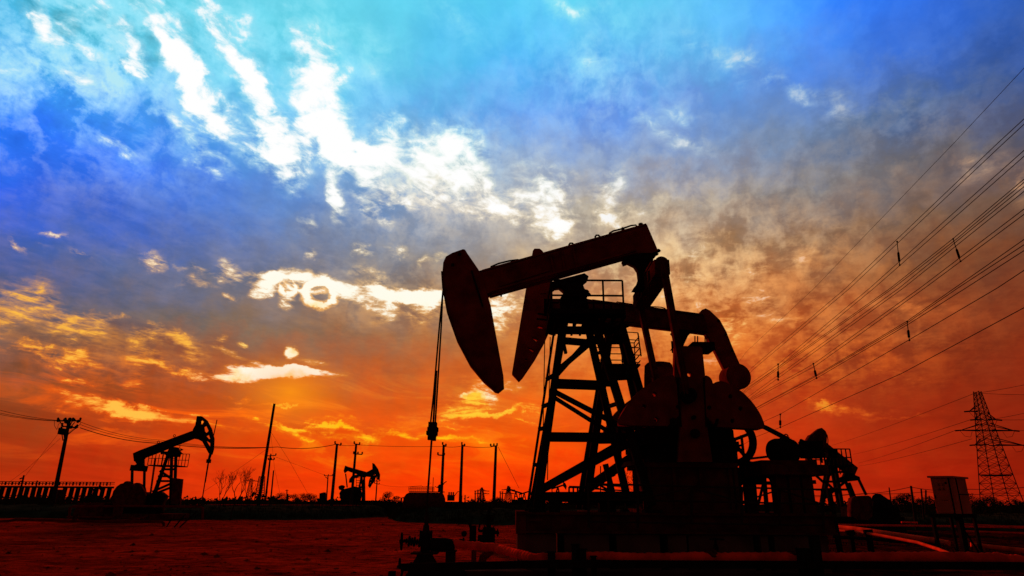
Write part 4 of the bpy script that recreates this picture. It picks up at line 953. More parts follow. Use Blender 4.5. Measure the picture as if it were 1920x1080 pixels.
# pipes on the right-hand ground
def pipe(pts, r, label, mat='pipe', group='bare pipes on the right'):
    b = MB(); b.tube(pts, r, 10); return tag(b.build('pipe', mat, None, smooth=True, loc=pts[0]), label, 'pipe', group)
pipe([W(1553,987,27),W(1600,991,25.5),W(1640,997,24.3),W(1700,1006,23.2),W(1755,1014,22.8),W(1780,1019,22.4)], .085, 'thicker red lit pipe sloping down right towards the cabinet stand')
pipe([W(1553,994,26),W(1590,996,25),W(1640,1002,23.6),W(1720,1017,21.9),W(1760,1030,20.5),W(1790,1042,19.6)], .05, 'thin red lit pipe dipping below the thicker one beside it')
pipe([W(1820,1021,23.5),W(1870,1027,23.2),W(1960,1036,23)], .075, 'red lit pipe right of the cabinet stand running out of frame')
pipe([W(1553,984,33),W(1720,986,33),W(1800,987,33),W(1960,990,33)], .05, 'thin level pipe far behind the cabinet stand', 'lag')
pipe([W(1690,979,37),W(1720,980,37)], .05, 'short level pipe piece on the dark bank', 'lag')
pipe([W(1795,982,40),W(1870,986,39),W(1960,989,38)], .045, 'upper of two thin pipes at the right edge behind the cabinet', 'lag')
pipe([W(1810,996,32),W(1900,999,32),W(1960,1002,32)], .04, 'lower broken thin pipe at the right edge behind the cabinet', 'lag')
pipe([W(1560,1006,24),W(1640,1011,24),W(1760,1022,24)], .06, 'black pipe lying under the red lit pipes', 'blk')
for px, py, Y, l in ((1594,999,24.6,'left dark prop under the sloping pipes'),(1628,998,24,'right dark prop under the sloping pipes')):
    t = W(px,py,Y); b = MB(); b.box((t.x-.07,Y-.09,-.1),(t.x+.07,Y+.09,t.z)); b.bar((t.x-.15,Y,t.z),(t.x+.15,Y,t.z+.02),.1,.16); tag(b.build('pipe_prop', 'blk', None, loc=(t.x,Y,0)), l, 'prop', 'props under the sloping pipes')
# tall pipe support by the skid end
o = MB(); t0 = W(1553,915,19.5)
o.bar(t0, Vector((t0.x+.1,19.5,0)), .12); o.bar(W(1545,955,19.5), W(1562,955,19.5), .05)
for k in range(4): o.bar(W(1546,946+k*4,19.5), W(1557,946+k*4,19.5), .05,.03)
tag(o.build('ladder_post', 'blk', None, loc=(t0.x,19.5,0)), 'dark post with short rungs at the right end of the near skid', 'post')

# pipes on the left-hand ground
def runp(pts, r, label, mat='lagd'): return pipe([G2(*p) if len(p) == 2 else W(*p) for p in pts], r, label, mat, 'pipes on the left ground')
YP = 52
runp([(130,972,YP),(131,952,YP),(137,949.5,YP),(262,949,YP-1),(376,950,YP-2),(380,953,YP-2),(380,974,YP-2)], .085, 'raised pipe loop with legs at both ends in front of the left pumpjack')
runp([(-40,980,46),(15,977,46),(30,974.5,46),(90,975.5,46),(180,978,46),(302,978,46),(307,981,46),(307,990,46)], .09, 'lower pipe along the left ground bending down at its right end')
runp([(126,969,54),(230,971,54),(270,971,54),(276,966,54)], .075, 'short pipe under the raised loop with an upturned end')
runp([(190,977,47),(230,975,50),(262,973,52)], .05, 'thin oblique pipe joining the two lower pipes at left')
for px, l in ((143,'left'),(221,'wide upright')):
    t = W(px,956,YP+1); b = MB(); b.box((t.x-(.3 if px > 200 else .1),YP+.9,-.1),(t.x+(.3 if px > 200 else .1),YP+1.2,t.z+(.9 if px > 200 else 0))); tag(b.build('concrete_post', 'redd', None, loc=(t.x,YP+1,0)), l+' post behind the raised pipe loop', 'post')
b = MB()
for a in ((310,992,322,972),(322,994,346,966),(330,995,370,958)): b.bar(W(a[0],a[1],44), W(a[2],a[3],44), .07)
b.bar(W(312,976,44), W(350,972,44), .06); tag(b.build('prop_frame', 'blk', None, loc=G(330,993)), 'slanting prop rods beside the end of the left pipe loop', 'frame')
# pale road edge / far pipeline behind the bank
b = MB(); b.tube([W(-40,945,86),W(60,944,86),W(130,942.5,86),W(190,943.5,86),W(300,945.5,86),W(420,946.5,86),W(560,947,88),W(700,948,90)],.07,6); tag(b.build('far_pipeline', 'lag', None, loc=(-60,86,.9)), 'thin pale pipeline running level just above the left grass bank', 'pipeline')

# ================================================================== FAR PUMPJACKS
# C: left, turned the other way
YL = 60
Cq = thing('pumpjack', (W(300,945,YL).x,YL,0), 'left hand pumpjack with an open spoked head raised to the right', 'pumpjack', 'oil pumpjacks')
def PL(name, polys, Y, th, par, mat='blk'): return plate(name, mat, par, polys, Y, th)
PL('walking_beam', [[(249,850),(262,844),(362,807),(372,824),(360,822),(318,838),(300,846),(268,858),(264,864),(251,865)]], YL, .5, Cq)
PL('horse_head', [[(369,780),(376,780),(386,788),(394,803),(399,822),(398,842),(395,852),(391,850),(379,828),(366,821),(361,806),(366,797)],
   [(374,789),(378,786),(382,791),(379,796),(374,794)],[(380,800),(386,797),(391,808),(386,813),(381,808)],[(384,817),(391,814),(394,823),(389,823)],[(383,824),(394,831),(394,840),(390,836)]], YL, .4, Cq)
PL('saddle_bearing', [[(314,846),(318,838),(328,838),(330,844),(333,847),(330,856),(312,856)]], YL, .8, Cq)
PL('tail_bearing', [[(252,864),(266,862),(266,872),(270,875),(246,875),(256,870)]], YL, .5, Cq)
b = MB(); b.bar(W(246,877,YL), W(275,879,YL), .5,.35, upv=(0,1,0)); b.bar(W(260,878,YL-1.2), W(260,878,YL+1.2), .4,.3); b.build('equalizer', 'blk', Cq)
for px, dy in ((248,-1.2),(271,1.2)):
    b = MB(); b.bar(W(px,879,YL+dy), W(px-1,925,YL+dy), .17); b.build('pitman_arm', 'blk', Cq)
b = MB(); p0 = W(320,850,YL); b.bar(p0+Vector((0,-.3,0)),p0+Vector((0,.3,0)),.8,.3); cp = b.build('samson_post', 'blk', Cq)
for top_, bot, dy in (((316,850),(283,938),-1.2),((316,850),(286,938),1.2),((322,850),(321,940),-1.2),((330,850),(328,940),1.2)):
    b = MB(); b.bar(W(top_[0],top_[1],YL), W(bot[0],bot[1],YL+dy)-Vector((0,0,.3)), .2,.2, upv=(0,1,0)); b.build('leg', 'blk', cp)
b = MB()
for a in ((303,880,330,880),(294,902,325,902),(300,883,322,898),(286,922,322,906),(290,926,325,912),(297,893,322,893)): b.bar(W(a[0],a[1],YL-.7), W(a[2],a[3],YL-.7), .18)
b.bar(W(308,848,YL), W(302,850,YL), .2); b.build('brace', 'blk', cp)
b = MB(); zc = W(310,873,YL).z; xa, xb = W(290,873,YL).x, W(340,873,YL).x; b.box((xa,YL-1.2,zc-.08),(xb,YL+1.2,zc)); cpl = b.build('work_platform', 'blk', Cq)
b = MB()
for yy in (YL-1.2,YL+1.2):
    for h in (.55,1.1): b.bar((xa,yy,zc+h),(xb,yy,zc+h),.05)
    for k in range(9): x = xa+(xb-xa)*k/8; b.bar((x,yy,zc),(x,yy,zc+(1.1 if k not in (3,4) else .9)),.045)
b.bar(W(338,850,YL), W(341,850,YL), .5,.05); b.build('handrail', 'blk', cpl)
b = MB(); b.bar(W(338,828,YL), W(337,840,YL), .04); b.quad_box([W(338,846,YL-.03),W(344,843.5,YL-.03),W(344,843.6,YL+.03),W(338,846,YL+.03),W(338,840,YL-.03),W(344,843,YL-.03),W(344,843.1,YL+.03),W(338,840,YL+.03)]); b.build('warning_flag', 'blk', Cq)
for cx, cy in ((297,829),(327,817)):
    b = MB(); b.ring(W(cx,cy,YL),(0,1,0),.10,.03,12,5); b.build('lifting_eye', 'blk', Cq)
b = MB(); b.bar(W(292,860,YL), W(283,925,YL), .07); b.bar(W(290,860,YL+.4), W(281,925,YL+.4), .05); b.build('ladder', 'blk', Cq)
PL('counterweight', [[(209,935),(212,921),(219,912),(226,907),(231,906),(234,903),(238,902),(241,906),(250,910),(258,908),(262,912),(268,922),(270,935),(268,948),(212,950)]], YL-1.4, .5, Cq, 'redd')
PL('counterweight', [[(224,935),(226,922),(236,912),(248,907),(256,905),(262,908),(268,914),(272,935),(268,948),(225,950)]], YL+1.4, .5, Cq, 'redd')
PL('gearbox', [[(225,960),(225,925),(262,922),(272,930),(290,922),(300,930),(292,945),(290,965),(226,965)]], YL, 1.6, Cq)
PL('control_box', [[(324,896),(338,898),(333,945),(320,945)]], YL-1.5, .6, Cq, 'redd')
b = MB(); b.box((W(170,965,YL).x,YL-1.6,-.1),(W(340,965,YL).x,YL+1.6,.55)); b.box((W(165,960,YL).x,YL-1.8,.2),(W(215,960,YL).x,YL+1.4,1.4)); b.build('base_skid', 'redd', Cq)
b = MB(); b.tube([W(394,850,YL), W(391,862,YL)], .09, 6); b.tube([W(397,850,YL), W(393,862,YL)], .05, 6); b.build('bridle_cable', 'dark', Cq)
b = MB(); b.box(W(388,868,YL)-Vector((0,.2,0)), W(392.5,861,YL)+Vector((.1,.2,0))); b.build('carrier_bar', 'blk', Cq)
b = MB(); b.tube([W(390,868,YL), W(377,950,YL)], .05, 6); b.build('polished_rod', 'dark', Cq)
b = MB(); b.tube([W(407,787,YL+4), W(398,828,YL+4), W(385,905,YL+4)], .045, 5); tag(b.build('whip_antenna', 'wire', None, loc=W(385,925,YL+4)), 'thin leaning rod antenna just right of the left pumpjack head', 'antenna')

def mini(par, Y, head, beam_, tower, base, drum=None, pit=None):
    PL('horse_head', [head] if not isinstance(head[0], list) else head, Y, .5, par); PL('walking_beam', [beam_], Y, .5, par)
    (ax, ay), (lx, ly), (rx, ry) = tower
    b = MB(); p = W(ax, ay, Y); b.bar(p-Vector((0,.3,0)), p+Vector((0,.3,0)), .6,.4); po = b.build('samson_post', 'blk', par)
    for q, dy in ((lx,-1.1),(lx,1.1),(rx,-1.1),(rx,1.1)):
        b = MB(); b.bar(p, W(q, ly, Y+dy)-Vector((0,0,.5)), .3,.3, upv=(0,1,0)); b.build('leg', 'blk', po)
    b = MB()
    for t in (.3,.55,.8): b.bar(lerp(p,W(lx,ly,Y-1.1),t), lerp(p,W(rx,ry,Y-1.1),t), .22)
    b.bar(lerp(p,W(lx,ly,Y-1.1),.8), lerp(p,W(rx,ry,Y-1.1),.35), .2); b.build('brace', 'blk', po)
    if drum: PL('counterweight', [smooth_poly(drum)], Y-1.3, .7, par)
    if pit:
        for dy in (-1,1):
            b = MB(); b.bar(W(pit[0],pit[1],Y+dy), W(pit[2],pit[3],Y+dy), .2); b.build('pitman_arm', 'blk', par)
    b = MB(); b.box((W(base[0],base[2],Y).x,Y-1.5,-.1),(W(base[1],base[2],Y).x,Y+1.5,W(base[0],base[2],Y).z)); b.build('base_skid', 'blk', par)
YD = 122
D1 = thing('pumpjack', (W(690,945,YD).x,YD,0), 'small distant pumpjack with a curved back beam sloping down to a right facing head', 'pumpjack', 'oil pumpjacks')
mini(D1, YD, [[(698,868),(701,869),(708,879),(712,890),(711,899),(708,900),(703,894),(698,885)],circ(703,890,1),circ(706,895,.9)], [(655,898),(660,892),(672,889),(684,887),(699,879),(702,890),(690,893),(678,892),(664,897),(660,905),(654,905)], ((678,892),(668,940),(683,940)), (600,688,938), [(634,912),(641,909),(646,912),(642,918),(636,919)], None)
D2 = thing('pumpjack', (W(670,945,YD+9).x,YD+9,0), 'small distant pumpjack whose beam slopes down right to a hanging perforated head', 'pumpjack', 'oil pumpjacks')
mini(D2, YD+9, [[(697,890),(704,893),(702,902),(697,908),(693,915),(690,911),(692,900)],circ(695,899,.8),circ(694,905,.8)], [(644,883),(647,873),(652,875),(666,879),(684,884),(700,890),(700,895),(680,893),(662,887),(651,883),(646,887)], ((683,893),(679,945),(684,945)), (640,705,938), None, (648,888,651,914))
for o_, pts in ((D1, [(636,925),(640,918),(652,915),(664,912),(672,914),(676,925),(672,945),(640,945)]), (D2, [(598,945),(599,925),(607,923),(610,940),(620,935),(622,945)])): PL('gearbox' if o_ is D1 else 'control_box', [pts], (YD-2 if o_ is D1 else YD+6), 1.5, o_)
b = MB()
for k in range(9): b.bar(W(668,896+k*4.6,YD+2), W(676,896+k*4.6,YD+2), .1)
b.bar(W(668,893,YD+2), W(668,940,YD+2), .08); b.bar(W(676,893,YD+2), W(676,940,YD+2), .08); b.build('ladder', 'blk', D1)
YE = 46
E_ = thing('pumpjack', (W(1580,945,YE).x,YE,0), 'right hand pumpjack seen past the motor, its beam falling away to the right', 'pumpjack', 'oil pumpjacks')
PL('horse_head', [[(1522,815),(1527,813),(1534,807),(1541,802),(1548,808),(1551,815),(1550,830),(1545,842),(1535,852),(1524,860),(1518,862),(1516,840),(1519,828),(1515,827)],circ(1531,815.5,.8)], YE, .7, E_, 'redd')
PL('walking_beam', [[(1543,842),(1550,830),(1568,845),(1590,862),(1609,877),(1603,891),(1597,889),(1588,884),(1570,868),(1556,852)]], YE, .6, E_, 'redd')
PL('tail_bearing', [[(1590,884),(1602,890),(1612,894),(1613,898),(1608,901),(1580,904),(1578,896),(1586,893)]], YE, .6, E_)
p = W(1558,850,YE); b = MB(); b.bar(p-Vector((0,.3,0)), p+Vector((0,.3,0)), .7,.6); po = b.build('samson_post', 'blk', E_)
for q, dy in ((1540,-1.3),(1538,1.3),(1578,-1.3),(1572,1.3)):
    b = MB(); b.bar(p+Vector((0,dy*.2,0)), W(q,940,YE+dy)-Vector((0,0,.3)), .2,.2, upv=(0,1,0)); b.build('leg', 'blk', po)
b = MB()
for a in ((1548,885,1586,885),(1542,903,1586,903),(1530,918,1590,918),(1545,935,1585,903),(1586,903,1600,935),(1592,905,1604,935),(1528,890,1545,905),(1550,905,1575,930)): b.bar(W(a[0],a[1],YE-.8), W(a[2],a[3],YE-.8), .14)
b.build('brace', 'blk', po)
ze = W(1555,862,YE).z; ze = W(1560,874,YE).z; xa, xb = W(1532,874,YE).x, W(1580,874,YE).x; b = MB(); b.box((xa,YE-1.3,ze-.1),(xb,YE+1.3,ze)); ep = b.build('work_platform', 'blk', E_)
b = MB()
for yy in (YE-1.3,YE+1.3):
    for h in (.5,1.05): b.bar((xa,yy,ze+h),(xb,yy,ze+h),.07)
    for k in range(7): x = xa+(xb-xa)*k/6; b.bar((x,yy,ze-(.6 if k%2 else 0)),(x,yy,ze+1.05),.06)
b.build('handrail', 'blk', ep)
b = MB(); b.bar(W(1610,899,YE), W(1624,928,YE), .14); b.build('pitman_arm', 'blk', E_); b = MB(); b.bar(W(1586,905,YE+1.6), W(1596,932,YE+1.6), .14); b.build('pitman_arm', 'blk', E_)
PL('counterweight', [smooth_poly([(1600,975),(1600,935),(1610,930),(1632,929),(1636,940),(1636,975)])], YE-1.5, .8, E_, 'redd')
b = MB(); b.ring(W(1648,940,YE),(0,1,0),.42,.09,20,6); b.blob(W(1652,952,YE), .75, 8, .08); b.build('electric_motor', 'blk', E_)
b = MB(); b.box((W(1530,968,YE).x,YE-1.7,-.1),(W(1668,968,YE).x,YE+1.7,W(1600,968,YE).z)); b.box(W(1600,972,YE-.6),W(1660,950,YE+1.0)); b.build('base_skid', 'blk', E_)
b = MB(); b.tube([W(1551,815,YE),W(1552.5,825,YE),W(1552,840,YE)], .03, 5); b.build('bridle_cable', 'blk', E_)

# tiny silhouettes of more pumpjacks
def tiny(px, py, s, Y, label, flip=1, up_=1):
    t = thing('pumpjack', G(px, 952) if False else (W(px,py,Y).x, Y, 0), label, 'pumpjack', 'oil pumpjacks')
    P = lambda x, y: (px+flip*x*s, py+y*s)
    PL('walking_beam', [[P(-20,-24),P(18,-36),P(19,-31),P(-19,-19)]], Y, .5, t); PL('horse_head', [[P(16,-42),P(22,-40),P(27,-30),P(25,-18),P(21,-24),P(16,-30)]], Y, .5, t)
    b = MB()
    for q in (-8,6): b.bar(W(*P(0,-28),Y), W(*P(q,0),Y), .3,.3, upv=(0,1,0))
    b.bar(W(*P(-4,-12),Y), W(*P(3,-12),Y), .25); b.build('samson_post', 'blk', t)
    b = MB(); b.bar(W(*P(-18,-20),Y), W(*P(-17,-6),Y), .2); b.build('pitman_arm', 'blk', t)
    PL('counterweight', [[P(-26,0),P(-24,-8),P(-18,-11),P(-12,-8),P(-10,0)]], Y, .6, t); b = MB(); b.box((W(*P(-26,0),Y).x if flip>0 else W(*P(12,0),Y).x,Y-1,0),(W(*P(12,0),Y).x if flip>0 else W(*P(-26,0),Y).x,Y+1,W(px,py,Y).z+.2)); b.build('base_skid', 'blk', t)
tiny(177,931,.50,190,'tiny pumpjack on the horizon between the leaning pole and the left pumpjack')
tiny(484,940,.44,210,'tiny pumpjack at the foot of the tall guyed mast',-1)
tiny(967,938,.60,185,'tiny pumpjack head just left of the near ladder, facing left',-1)
tiny(983,938,.50,200,'tiny pumpjack tucked behind the foot of the near ladder')
tiny(1046,930,.62,150,'tiny pumpjack seen through the lower gap of the near tower')

# ================================================================== POLES, MAST, PYLONS
def insul(b, p, h=.28, r=.07):
    b.lathe(p, (0,0,1), [(0,r*.5),(h*.3,r),(h*.45,r*.6),(h*.7,r),(h,r*.4)], 7)
def pole(top_, bot, Y, r, label, group='power poles', name='power_pole', arms=(), cat='pole', mat='wood'):
    p, q = W(top_[0], top_[1], Y), W(bot[0], bot[1], Y); q = lerp(p, q, p.z/(p.z-q.z)) if q.z < p.z else q
    t = thing(name, q, label, cat, group)
    b = MB(); b.tube([q, p], r, 8, True, [r*1.15, r*.8]); b.build('shaft', mat, t, smooth=True)
    for (x0,y0,x1,y1,ins) in arms:
        b = MB(); a0, a1 = W(x0,y0,Y), W(x1,y1,Y); b.bar(a0, a1, .14,.14)
        b.build('crossarm', 'blk', t)
        for k in range(ins):
            b = MB(); insul(b, lerp(a0,a1,k/max(1,ins-1)), .35, .13); b.build('insulator', 'blk', t)
    return t
P1 = pole((130,788),(104,918),70,.20,'thick leaning power pole at far left carrying a transformer box under its arms', arms=((108,789,150,789,4),(116,799,144,802,3)))
b = MB(); b.box(W(108,814,69.4), W(124,804,70.6)); b.build('transformer', 'blk', P1)
b = MB()
for a in ((114,800,118,826),(120,815,121,826),(112,790,119,801),(140,792,128,806),(144,801,127,815),(122,787,128,800),(137,787,130,800),(116,800,119,814)): b.bar(W(a[0],a[1],70), W(a[2],a[3],70), .07)
for x, y in ((110,788.5),(122,787),(131,786),(138,787),(147,790),(143,801),(134,801),(124,791),(128,790)): b.blob(W(x,y,70), .17, 4, .3)
b.tube([W(102,788,70),W(102,798,70),W(107,806,70)], .025, 4); b.tube([W(113,791,70),W(109,797,70),W(108,804,70)], .025, 4); b.tube([W(152,792,70),W(148,798,70),W(138,803,70),W(128,812,70)], .025, 4)
b.build('bracket', 'blk', P1)
P2 = pole((514.5,757),(484,948),80,.19,'tallest leaning mast left of centre held by thin guy wires', name='guyed_mast', cat='mast')
P3 = pole((507,855),(497,945),112,.17,'two armed pole just right of the tall mast', arms=((498,855,517,854,3),(503,862,514,862,3)))
P4 = pole((513,882),(507,945),118,.14,'short bare pole right of the two armed one', arms=())
P5 = pole((632,832),(622,940),88,.20,'left of the two tall poles beside the distant pumpjacks', arms=((628,832,639,835,2),))
P6 = pole((668,832),(660,925),92,.19,'tall pole with a side bracket rising behind the small pumpjack beam', arms=((664,832,674,834,2),(663,851,679,852,3)))
P7 = pole((832,834),(827,940),84,.19,'tall pole with a low bracket rising from the right end of the horizontal tank', arms=((830,834,836,837,2),(821,853,833,854,2)))
P8 = pole((867,834),(863,940),84,.19,'plain tall pole right of the hanging transformer', arms=((866,834,871,837,2),))
P9 = pole((930,836),(926,940),84,.20,'tall pole nearest the big ladder with its arm pointing left', arms=((920,837,932,836,3),))
pole((615,893),(612,940),160,.16,'small far pole with a forked top left of the tall poles', arms=((608,892,623,892,3),(610,894,615,898,0)))
pole((707,902),(704,945),150,.15,'small far pole right of the distant pumpjacks', arms=((700,902,712,902,3),(702,906,711,908,2)))
pole((1126,903),(1126,940),130,.12,'thin far pole seen inside the near tower')
for k, (px, pt, lab) in enumerate(((896,918,'first of the far pole row left'),(891,920,'shortest of the far pole row left'),(901,916,'middle of the far pole row, with arms'),(906,917,'second armed one of the far pole row'),(938,921,'left of the far twin poles'),(942,921,'right of the far twin poles'),(872,928,'tiny far pole beside the plain tall pole'),(540,926,'tiny pole among the trees left of centre'),(538,918,'tiny cross topped pole over the left trees'))):
    pole((px,pt),(px,943),230,.22,lab+' on the horizon', arms=(((px-3,pt+1.5,px+3,pt+1.5,0),) if k in (2,3,4,5,8) else ()))
for px, top_, bot, Y, lab in ((1709,914,960,75,'short thin pole above the right trees'),(1709,911,960,60,None),(1727,916,960,62,'thin leaning pole right of the fence pole'),(1737,919,955,62,'thin pole nearest the cabinet')):
    if lab is None: continue
for top_, bot, Y, r, lab in (((1667,914),(1671,945),95,.10,'thin far pole right of the right hand pumpjack'),((1708,911),(1716,970),48,.09,'tallest of the thin poles left of the cabinet'),((1727,916),(1732,965),52,.07,'leaning thin pole between the tallest and the cabinet'),((1736,919),(1736,962),56,.08,'upright thin pole nearest the cabinet')):
    pole(top_, bot, Y, r, lab, 'thin poles at right')
pole((45,891),(40,912),95,.14,'short pole with a lamp bracket behind the pipe rack', arms=((37,898,42,896,0),(38,902,44,904,0)))
pole((70,901),(67,915),95,.10,'tiny lamp post behind the pipe rack', name='lamp_post', cat='lamp post', group=None)

def pylon(cx, cy_top, cy_bot, Y, hw0, hw1, rot, arms, label, lean_px=None):
    base = W(cx, cy_bot, Y); base = Vector((base.x, Y, 0)); top_z = W(cx if lean_px is None else lean_px, cy_top, Y).z
    t = thing('pylon', base, label, 'pylon', 'lattice pylons'); Hh = top_z
    def cor(k, z):
        f = z/Hh; hw = hw0*(1-f)+hw1*f; a = rot+math.pi/2*k+math.pi/4
        return base + Vector((hw*1.414*math.cos(a), hw*1.414*math.sin(a), z))
    w = Y*.00066 if Y < 200 else Y*.00035
    for k in range(4):
        b = MB(); b.bar(cor(k,0), cor(k,Hh), w*1.3); b.build('leg', 'wire', t)
    lv = [0]; s = .17
    while lv[-1] < Hh*.985: lv.append(min(Hh, lv[-1]+ (Hh*.085)*(1-lv[-1]/Hh*.62)))
    b = MB()
    for z0, z1 in zip(lv, lv[1:]):
        for k in range(4):
            b.bar(cor(k,z0), cor((k+1)%4,z1), w*.7); b.bar(cor((k+1)%4,z0), cor(k,z1), w*.7)
        if z0 > 0:
            for k in range(4): b.bar(cor(k,z0), cor((k+1)%4,z0), w*.6)
    b.build('lattice', 'wire', t)
    for (fz, l, rr) in arms:
        z = Hh*fz; b = MB()
        for sgn, L in ((-1,l),(1,rr)):
            if L <= 0: continue
            tip = base + Vector((sgn*L, 0, z)); f = fz; hw = hw0*(1-f)+hw1*f
            for yy in (-hw*.7, hw*.7):
                b.bar(base+Vector((sgn*hw*.5,yy,z)), tip, w*2.2); b.bar(base+Vector((sgn*hw*.5,yy,z+Hh*.055)), tip, w*1.5)
            b.bar(tip, tip+Vector((sgn*1.2,0,-.1)), w*3,w*3)
            b.tube([tip+Vector((sgn*.2,0,0)), tip+Vector((-sgn*.7,0,-1.3)), tip+Vector((-sgn*2.0,0,-1.5)), tip+Vector((-sgn*2.6,0,-.3))], .045, 4)
        b.build('crossarm', 'wire', t)
    return t, base, Hh
PY, pyb, pyh = pylon(1882,734,958,150,3.15,.55,math.radians(28),((.83,2.8,0),(.76,1.8,3.0),(.67,5.8,6.4),(.55,3.2,7.8)),'tall lattice pylon standing at the right edge beyond the cabinet', 1841)
for k, z in ((0,.30),):
    b = MB(); b.box(pyb+Vector((-2.3,-1.6,pyh*z)), pyb+Vector((2.3,1.6,pyh*z+.25))); b.build('maintenance_deck', 'wire', PY)
pylon(953,911,945,520,3.4,.5,.4,((.8,4,4),(.6,5,5)),'small faint lattice pylon on the horizon left of the near ladder')
pylon(903,914,945,560,3.0,.5,.4,((.8,5,5),(.65,5,5)),'small faint lattice pylon among the far pole row')
pylon(485,893,945,300,2.2,1.2,.3,(),'slim lattice tower behind the foot of the guyed mast')
pylon(465,897,945,420,2.2,.6,.3,((.9,3,3),),'faint slim lattice tower behind the bare tree')

# ------------------------------------------------------------------ wires
def wire(pts, r, label, group, sag=0.0, n=14):
    P = []
    for p, q in zip(pts, pts[1:]):
        for k in range(n): 
            t = k/n; P.append(lerp(p,q,t)-Vector((0,0,sag*4*t*(1-t))))
    P.append(pts[-1])
    rs_ = [max(r*.35, r*(v.length/45.0)**.6) for v in P]
    b = MB(); b.tube(P, r, 4, True, [r]*len(P)); return tag(b.build('power_cable', 'wire', None, loc=P[0]), label, 'cable', group)
LINES = [
 [(1918,130),(1787,270),(1527,540),(1400,659)],
 [(1920,223),(1869,270),(1586,540),(1409,690)],
 [(1920,233),(1880,270),(1594,540),(1411,694)],
 [(1920,282),(1776,410),(1631,540),(1460,682),(1400,724)],
 [(1920,293),(1785,412),(1639,540),(1461,687),(1400,728)],
 [(1920,336),(1790,445),(1670,540),(1400,730)],
 [(1920,342),(1795,447),(1675,540),(1400,733)],
 [(1920,350),(1686,540),(1400,746)],
 [(1920,359),(1694,540),(1405,748)],
 [(1920,392),(1725,540),(1526,682),(1408,748)],
 [(1920,402),(1734,540),(1529,686),(1410,750)],
 [(1920,449),(1790,540),(1701,602),(1533,702),(1420,763)],
 [(1920,459),(1796,540),(1703,604),(1533,704),(1420,764)],
 [(1920,470),(1811,540),(1703,608),(1533,708),(1421,767)],
 [(1920,507),(1870,540),(1705,637),(1462,777),(1435,789)],
 [(1920,577),(1691,700),(1464,801),(1418,819)],
]
ORD = ['topmost single','second from top, upper of a pair','third from top, lower of the first pair','fourth from top, upper of the second pair','fifth from top, lower of the second pair','sixth from top, first of a close four','seventh from top, second of a close four','eighth from top, third of a close four','ninth from top, last of a close four','tenth from top, upper of the third pair','eleventh from top, lower of the third pair','twelfth from top, first of a close three','thirteenth from top, middle of a close three','fourteenth from top, last of a close three','second from bottom','bottom one']
VPR = 0.16; SL = 13.0
def w3(px, py):
    d = ray(px, py); r = d.x/d.y; Y = SL/(r-VPR); return W(px, py, Y)
FARY = 235.0
for i, L in enumerate(LINES):
    pts = [w3(*p) for p in L]
    d = (pts[0]-pts[1]).normalized(); e = (pts[-1]-pts[-2]).normalized()
    start = pts[0] + d*32
    zf = pts[-1].z - .02*(FARY-pts[-1].y)
    far = Vector((VPR*FARY+SL, FARY, max(zf, pts[-1].z*.55)))
    wire([start]+pts+[far], .016 if i else .011, 'overhead wire at right, '+ORD[i], 'overhead wires crossing the right sky', n=3)
pylon_t = pylon(1245,870,945,236,3.0,.8,.2,((.9,4,4),(.7,5,5),(.5,5,5)),'far lattice pylon hidden behind the crank pedestal that takes the overhead wires')
SPC = [((1682,453),(1687,497),'thicker left spacer between the upper wire pairs'),((1787,448),(1801,490),'slanting spacer nearest the right edge'),((1701,603),(1705,638),'spacer low on the right between the lower wires'),((1459,683),(1459,712),'small upright spacer just right of the drum weight'),((1525,682),(1531,709),'small slanting spacer over the motor'),((1463,777),(1463,801),'lowest spacer above the motor')]
for a, c, l in SPC:
    p, q = w3(*a), w3(*c); Yk = (p.y+q.y)/2; p = W(a[0],a[1],Yk); q = W(c[0],c[1],Yk)
    b = MB(); b.tube([p,q], .02*Yk/30, 5); b.lathe(lerp(p,q,.45), (q-p), [(0,.03*Yk/30),((q-p).length*.05,.055*Yk/30),((q-p).length*.4,.055*Yk/30)], 7); b.blob(p,.05*Yk/30,3); b.blob(q,.05*Yk/30,3)
    tag(b.build('wire_spacer', 'blk', None, loc=q), l, 'spacer', 'spacers hanging between overhead wires')
# wires of the right pylon
def Pz(dx, f): return pyb + Vector((dx, 0, pyh*f))
k_ = 0
for (dx, f, px, py, Y, l) in ((-.6,.985,1560,835,420,'topmost, faint'),(-2.9,.76,1600,852,420,'second'),(-6.9,.67,1610,868,420,'third'),(-3.6,.60,1610,874,420,'fourth, lowest')):
    far = W(px,py,Y); wire([Pz(dx,f), far], .05, 'wire from the right pylon down left, '+l, 'wires of the right pylon', sag=.6)
for (dx, f, px, py, Y, l) in ((.6,.985,2010,738,135,'topmost pointing right'),(3.4,.76,2010,780,135,'second pointing right'),(7.4,.67,2010,797,135,'third pointing right'),(8.9,.55,2010,832,135,'lowest pointing right'),(.6,.99,2010,700,120,'faint upper one rising right'),(3.0,.77,2010,750,120,'middle one rising right')):
    wire([Pz(dx,f), W(px,py,Y)], .04, 'wire from the right pylon to the frame edge, '+l, 'wires of the right pylon', sag=.3)
